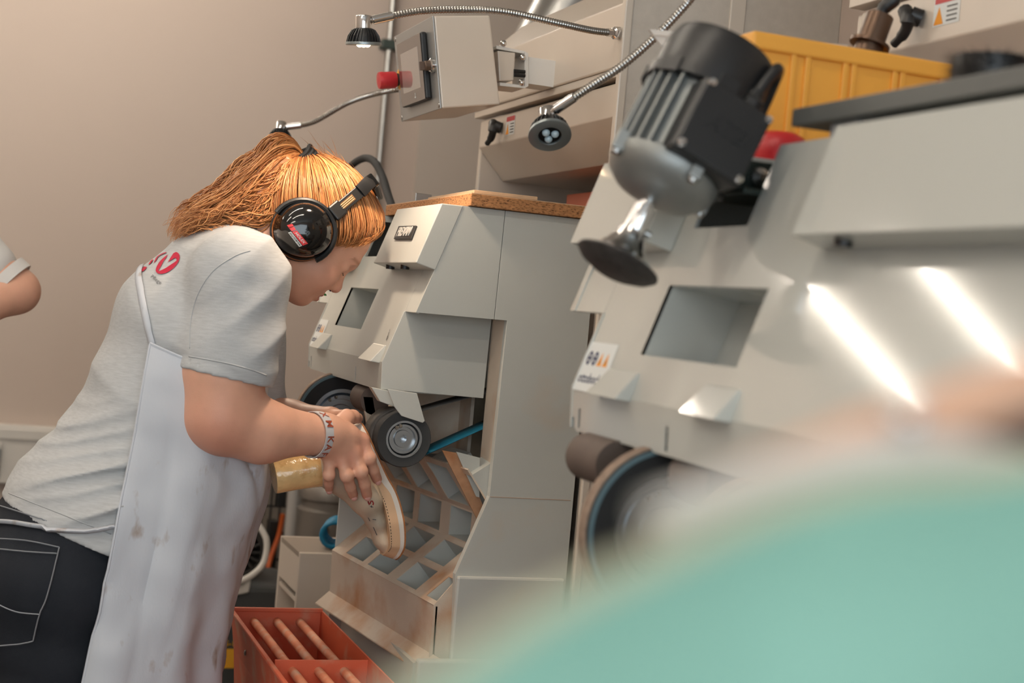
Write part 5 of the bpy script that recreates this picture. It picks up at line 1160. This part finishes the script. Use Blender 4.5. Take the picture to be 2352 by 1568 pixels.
    arc = [q0.lerp(q1, .70), q1, Vector(H(.050, -.045, .146)), Vector(H(.050, 0, .160)), Vector(H(.048, .045, .146)), Vector(H(.036, .082, .105)), Vector(H(.015, .092, .045))]
    A = spline(arc, 8); rows = []
    for i, p in enumerate(A):
        tt_ = (A[min(i+1, len(A)-1)]-A[max(i-1, 0)]).normalized(); o_ = (p-Vector(H(.02, 0, .04))); o_ = (o_-tt_*o_.dot(tt_)).normalized(); s2 = tt_.cross(o_).normalized()*.0115
        rows.append([p-s2, p-s2+o_*.005, p+o_*.007, p+s2+o_*.005, p+s2, p])
    MB().grid(rows, close=True).build('headband', M_BLACK, t)
    MB().obox(q1+d*.002, d, s_, n_, .007, .0125, .0065).build('band_end', M_BLACKG, t, .003)
earmuffs()
# ---- wristband
def wristband():
    c = pY(724, 998, 2.350); a = (Vector(w(738, 998, 2.352))-Vector(w(600, 990, 2.33))).normalized(); a = (a+Vector((0, .30, .02))).normalized()
    t = thing('wristband', c, 'pale silicone wristband with rust red letters on the right wrist of the worker', 'wristband')
    e = Vector((0, -1, 0)); e = (e-a*e.dot(a)).normalized(); f = a.cross(e)
    if f.z > 0: f = -f                                     # f points down
    R = .0365
    prof = [(-.0085, .0), (-.0085, .0014), (0, .0018), (.0085, .0014), (.0085, 0)]
    rows = [[c+a*h+(e*math.cos(q)+f*math.sin(q))*(R+d) for h, d in prof] for q in np.linspace(0, 2*math.pi, 65)]
    MB().grid(rows).build('band', mat('pale_silicone', (206, 204, 206), .5), t)
    M = mat('rust_print', (170, 78, 52), .6)
    for ch_, ang in (('X', -64), ('M', -34), ('K', 4), ('A', 25), ('F', 47), ('F', 67)):
        q = math.radians(ang); n = e*math.cos(q)+f*math.sin(q); tg = e*-math.sin(q)+f*math.cos(q)
        text_on(ch_, .0175, c+n*(R+.0021), tg, a, 'band_letter', M, t, .0001, bold=True)
wristband()
# ---- shoe on a leg form held against the wheel
def shoe():
    YS = 2.428; t = thing('orthopaedic_shoe', pY(905, 1280, YS), 'unfinished leather shoe on a varnished leg form held against the contact wheel', 'shoe')
    sole = [(829, 970), (846, 1012), (864, 1052), (881, 1088), (899, 1122), (911, 1165), (918, 1215), (917, 1255), (907, 1284)]
    P = spline([(x, y, 0) for x, y in sole], 6); n = len(P); hw = np.interp(np.linspace(0, 1, n), [0, .06, .2, .42, .68, .85, .95, 1], [.012, .026, .031, .028, .041, .036, .022, .008])
    wd = [pY(p.x, p.y, YS) for p in P]; nr = []
    for i in range(n):
        tg = (wd[min(i+1, n-1)]-wd[max(i-1, 0)]).normalized(); q = Vector((0, 1, 0)).cross(tg); q = q if q.x < 0 else -q; nr.append(q.normalized())
    s = np.linspace(0, 1, n); wdg = np.interp(s, [0, .25, .5, .7, 1], [.017, .015, .008, .0085, .005])
    def layer(a, b, grow, name, m):
        rows = []
        for i in range(n):
            h = hw[i]+grow; o0, o1 = wd[i]+nr[i]*a[i], wd[i]+nr[i]*b[i]; rows.append([o0+Vector((0, y, 0)) for y in np.linspace(-h, h, 7)]+[o1+Vector((0, y, 0)) for y in np.linspace(h, -h, 7)])
        bb = MB().grid(rows, close=True); k = len(rows[0]); bb.f += [tuple(range(k)), tuple((n-1)*k+i for i in range(k-1, -1, -1))]; bb.smooth += [False]*2
        return bb.build(name, m, t)
    z = np.zeros(n)
    layer(z, z+.0028, .0006, 'outsole', mat('worn_cork_edge', (176, 116, 70), .8, var=.25, vscale=90)); layer(z+.0028, z+.0028+wdg, 0, 'white_wedge', mat('white_foam', (236, 226, 214), .75, var=.03))
    layer(z+.0028+wdg, z+.0028+wdg+np.interp(s, [0, .3, 1], [.010, .016, .018]), .0008, 'midsole', mat('beige_welt', (226, 186, 148), .7, var=.05))
    U = Vol(); yc = YS
    chn = [(782, 1006, .030), (797, 1050, .030), (815, 1095, .026), (842, 1145, .0190), (863, 1195, .0128), (876, 1240, .0092), (888, 1266, .0075)]
    for (x0, y0, r0), (x1, y1, r1) in zip(chn, chn[1:]): U.add(cap(w(x0, y0, YS), w(x1, y1, YS), r0, r1, .50+.35*(r1 > .025), yc), .02)
    U.add(cap(w(789, 1044, YS), w(765, 1068, YS), .032, .035), .03); U.add(cap(w(778, 1072, YS), w(836, 1140, YS), .034, .020, .8, yc), .03)
    def tint(Pp):
        c = np.repeat(lin((238, 214, 184))[None], len(Pp), 0); pat = np.clip(wob(Pp, 46, 4)*1.6+.1, 0, 1)*.75
        c = c*(1-pat[:, None])+lin((188, 172, 150))[None]*pat[:, None]; g = .8*blob(Pp, w(872, 1195, 2.40), .028)+.7*blob(Pp, w(822, 1128, 2.39), .014)+.7*blob(Pp, w(775, 1095, 2.39), .018); g = np.clip(g, 0, 1)[:, None]
        return c*(1-g)+lin((168, 160, 146))[None]*g
    up = vol_obj('shoe_upper', *U.mesh(.0028), mat('bare_leather', (226, 196, 164), .55, vcol='Tint', bump=.2, bscale=500), t, 1, tint); bv = bvh_of(up)
    # leg form
    a0, a1 = pY(628, 1092, YS), pY(768, 1068, YS); ax = (a1-a0); L = ax.length
    MB().lathe([(.0001, 0), (.0295, 0), (.0305, .002), (.0300, L*.3), (.0310, L*.6), (.0345, L), (.030, L+.02)], a0, ax, 40).build('leg_form', mat('varnished_wood_form', (246, 206, 144), .16, coat=.6, var=.16, vscale=30, dirt=(206, 154, 92), dirt_amt=.2, dscale=40, bump=.5, bscale=160), t)
    # stitches along the welt, marks on the leather
    off = wdg+.0028+np.interp(s, [0, .3, 1], [.010, .016, .018])-.0022
    for i in range(int(n*.38), n-4):
        p0 = wd[i]+nr[i]*off[i]+Vector((0, -hw[i]-.0012, 0)); p1 = wd[i+1]+nr[i+1]*off[i+1]+Vector((0, -hw[i+1]-.0012, 0)); MB().tube([p0.lerp(p1, .15), p0.lerp(p1, .62)], .0007, 5).build('welt_stitch', mat('brown_thread', (96, 80, 66), .7), t)
    MR = mat('red_marker', (158, 34, 36), .6)
    def mark(pts, m, wd_=.0016): 
        h = [on_surf([bv], x, y, .0006) for x, y in pts]
        if all(h): MB().tube([q[0] for q in h], wd_/2, 6).build('marker_line', m, t)
    zf = lambda x, y: (720+x/6.535, 930+y/6.535)
    mark([zf(820, 1435), zf(826, 1462), zf(838, 1490), zf(852, 1470), zf(862, 1440), zf(885, 1440), zf(898, 1470), zf(892, 1495)], MR, .0022)
    MB_ = mat('ink_marker', (60, 62, 74), .7)
    for pl in ([zf(850, 1518), zf(895, 1528)], [zf(872, 1505), zf(868, 1535)], [(856, 1192), (864, 1193)], [(846, 1188), (850, 1196)], [(858, 1210), (866, 1228)]): mark(pl, MB_, .0010)
    return bv
shoe()
# ------------------------------------------------------------------ second person, mostly outside the frame
def second():
    Yp = 3.25; V = Vol(); e = w(38, 668, Yp); s_ = w(-135, 505, Yp+.03); wr_ = w(-110, 745, Yp-.12)
    t = thing('person', (s_[0]-.02, Yp+.2, 0), 'person in white t-shirt with a bent elbow standing by the beige wall', 'person', 'people in the workshop')
    x0 = s_[0]-.02; yc = Yp+.19
    V.add(cap(s_, e, .05, .042), .02); V.add(cap(e, wr_, .042, .029), .03); V.add(ell(wr_+np.array([-.03, 0, -.02]), (.035, .03, .02)), .02)
    for k in range(4): q = wr_+np.array([-.055, -.022+.015*k, -.03]); finger(V, [q, q+np.array([-.03, 0, -.012]), q+np.array([-.045, 0, -.035])], .0095, .008)
    s2 = s_+np.array([0, .40, 0]); e2 = s2+np.array([-.05, .06, -.27]); V.add(cap(s2, e2, .05, .042), .02); V.add(cap(e2, e2+np.array([-.16, -.04, -.17]), .042, .03), .03); V.add(ell(e2+np.array([-.20, -.05, -.21]), (.05, .02, .04)), .02)
    Hc = np.array([x0-.03, yc, 1.70]); h_, R_ = frame(Hc, np.array([-1., 0, 0]), np.array([0, -1., 0]), np.array([0, 0, 1.])); head_prims(V, h_, R_)
    V.add(cap(Hc+np.array([0, 0, -.03]), np.array([x0, yc, 1.45]), .055, .062), .03); V.add(cap((x0, yc, 1.45), (x0, yc, 1.1), .09, .10), .03)
    bo = vol_obj('body', *V.mesh(.007), M_SKIN, t, 1, lambda P: face_tint(P, Hc, R_, SK))
    T = Vol(); T.add(cap((x0, yc, 1.43), (x0, yc, 1.05), .110, .125, .72, yc), .03); T.add(cap(s_+np.array([0, .02, 0]), s2-np.array([0, .02, 0]), .068), .04)
    a = s_*.36+e*.64; T.add(cap(s_, a, .068, .056), .03); b2 = s2*.5+e2*.5; T.add(cap(s2, b2, .068, .062), .03); T.cut((0, 0, .93), (0, 0, -1)); T.disp(lambda P: -.004*wob(P, 30, 2))
    vol_obj('t_shirt', *T.mesh(.007), mat('white_jersey', (222, 218, 214), .9, spec=.15, bump=.15, bscale=300), t, 1)
    d_ = (e-s_)/np.linalg.norm(e-s_); MB().lathe([(.054, -.004), (.0575, -.006), (.0575, .018), (.052, .018)], Vector(a+d_*.04), Vector(d_), 32, True).build('sleeve_hem', MATS['white_jersey'], t)
    Jn = Vol(); Jn.add(cap((x0, yc, .96), (x0, yc, .86), .125, .13, .76, yc), .03)
    for k in (-1, 1): Jn.add(cap((x0, yc+k*.09, .86), (x0+.01, yc+k*.10, .48), .10, .068), .04); Jn.add(cap((x0+.01, yc+k*.10, .48), (x0+.02, yc+k*.10, .08), .068, .055), .03)
    Jn.cut((0, 0, .03), (0, 0, -1)); vol_obj('jeans', *Jn.mesh(.012), M_DENIM, t, 1)
    for k in (-1, 1): sv = Vol(); sv.add(cap((x0+.03, yc+k*.10, .045), (x0-.13, yc+k*.10, .038), .045, .036), .02); sv.cut((0, 0, .002), (0, 0, -1)); vol_obj('work_shoe', *sv.mesh(.008), M_BLACK, t, 1)
    hv = Vol(); hv.add(ell(h_(.004, 0, .052), (.106, .083, .098), R_), .01); hv.cut(h_(.06, 0, .03), np.array([-.8, 0, -.6])); hv.cut(h_(0, 0, -.03), np.array([0, 0, -1.])); hv.disp(lambda P: -.002*wob(P, 120, 3))
    vol_obj('short_hair', *hv.mesh(.006), M_HAIR, t, 1, lambda W: np.repeat(lin((92, 66, 46))[None], len(W), 0))
second()
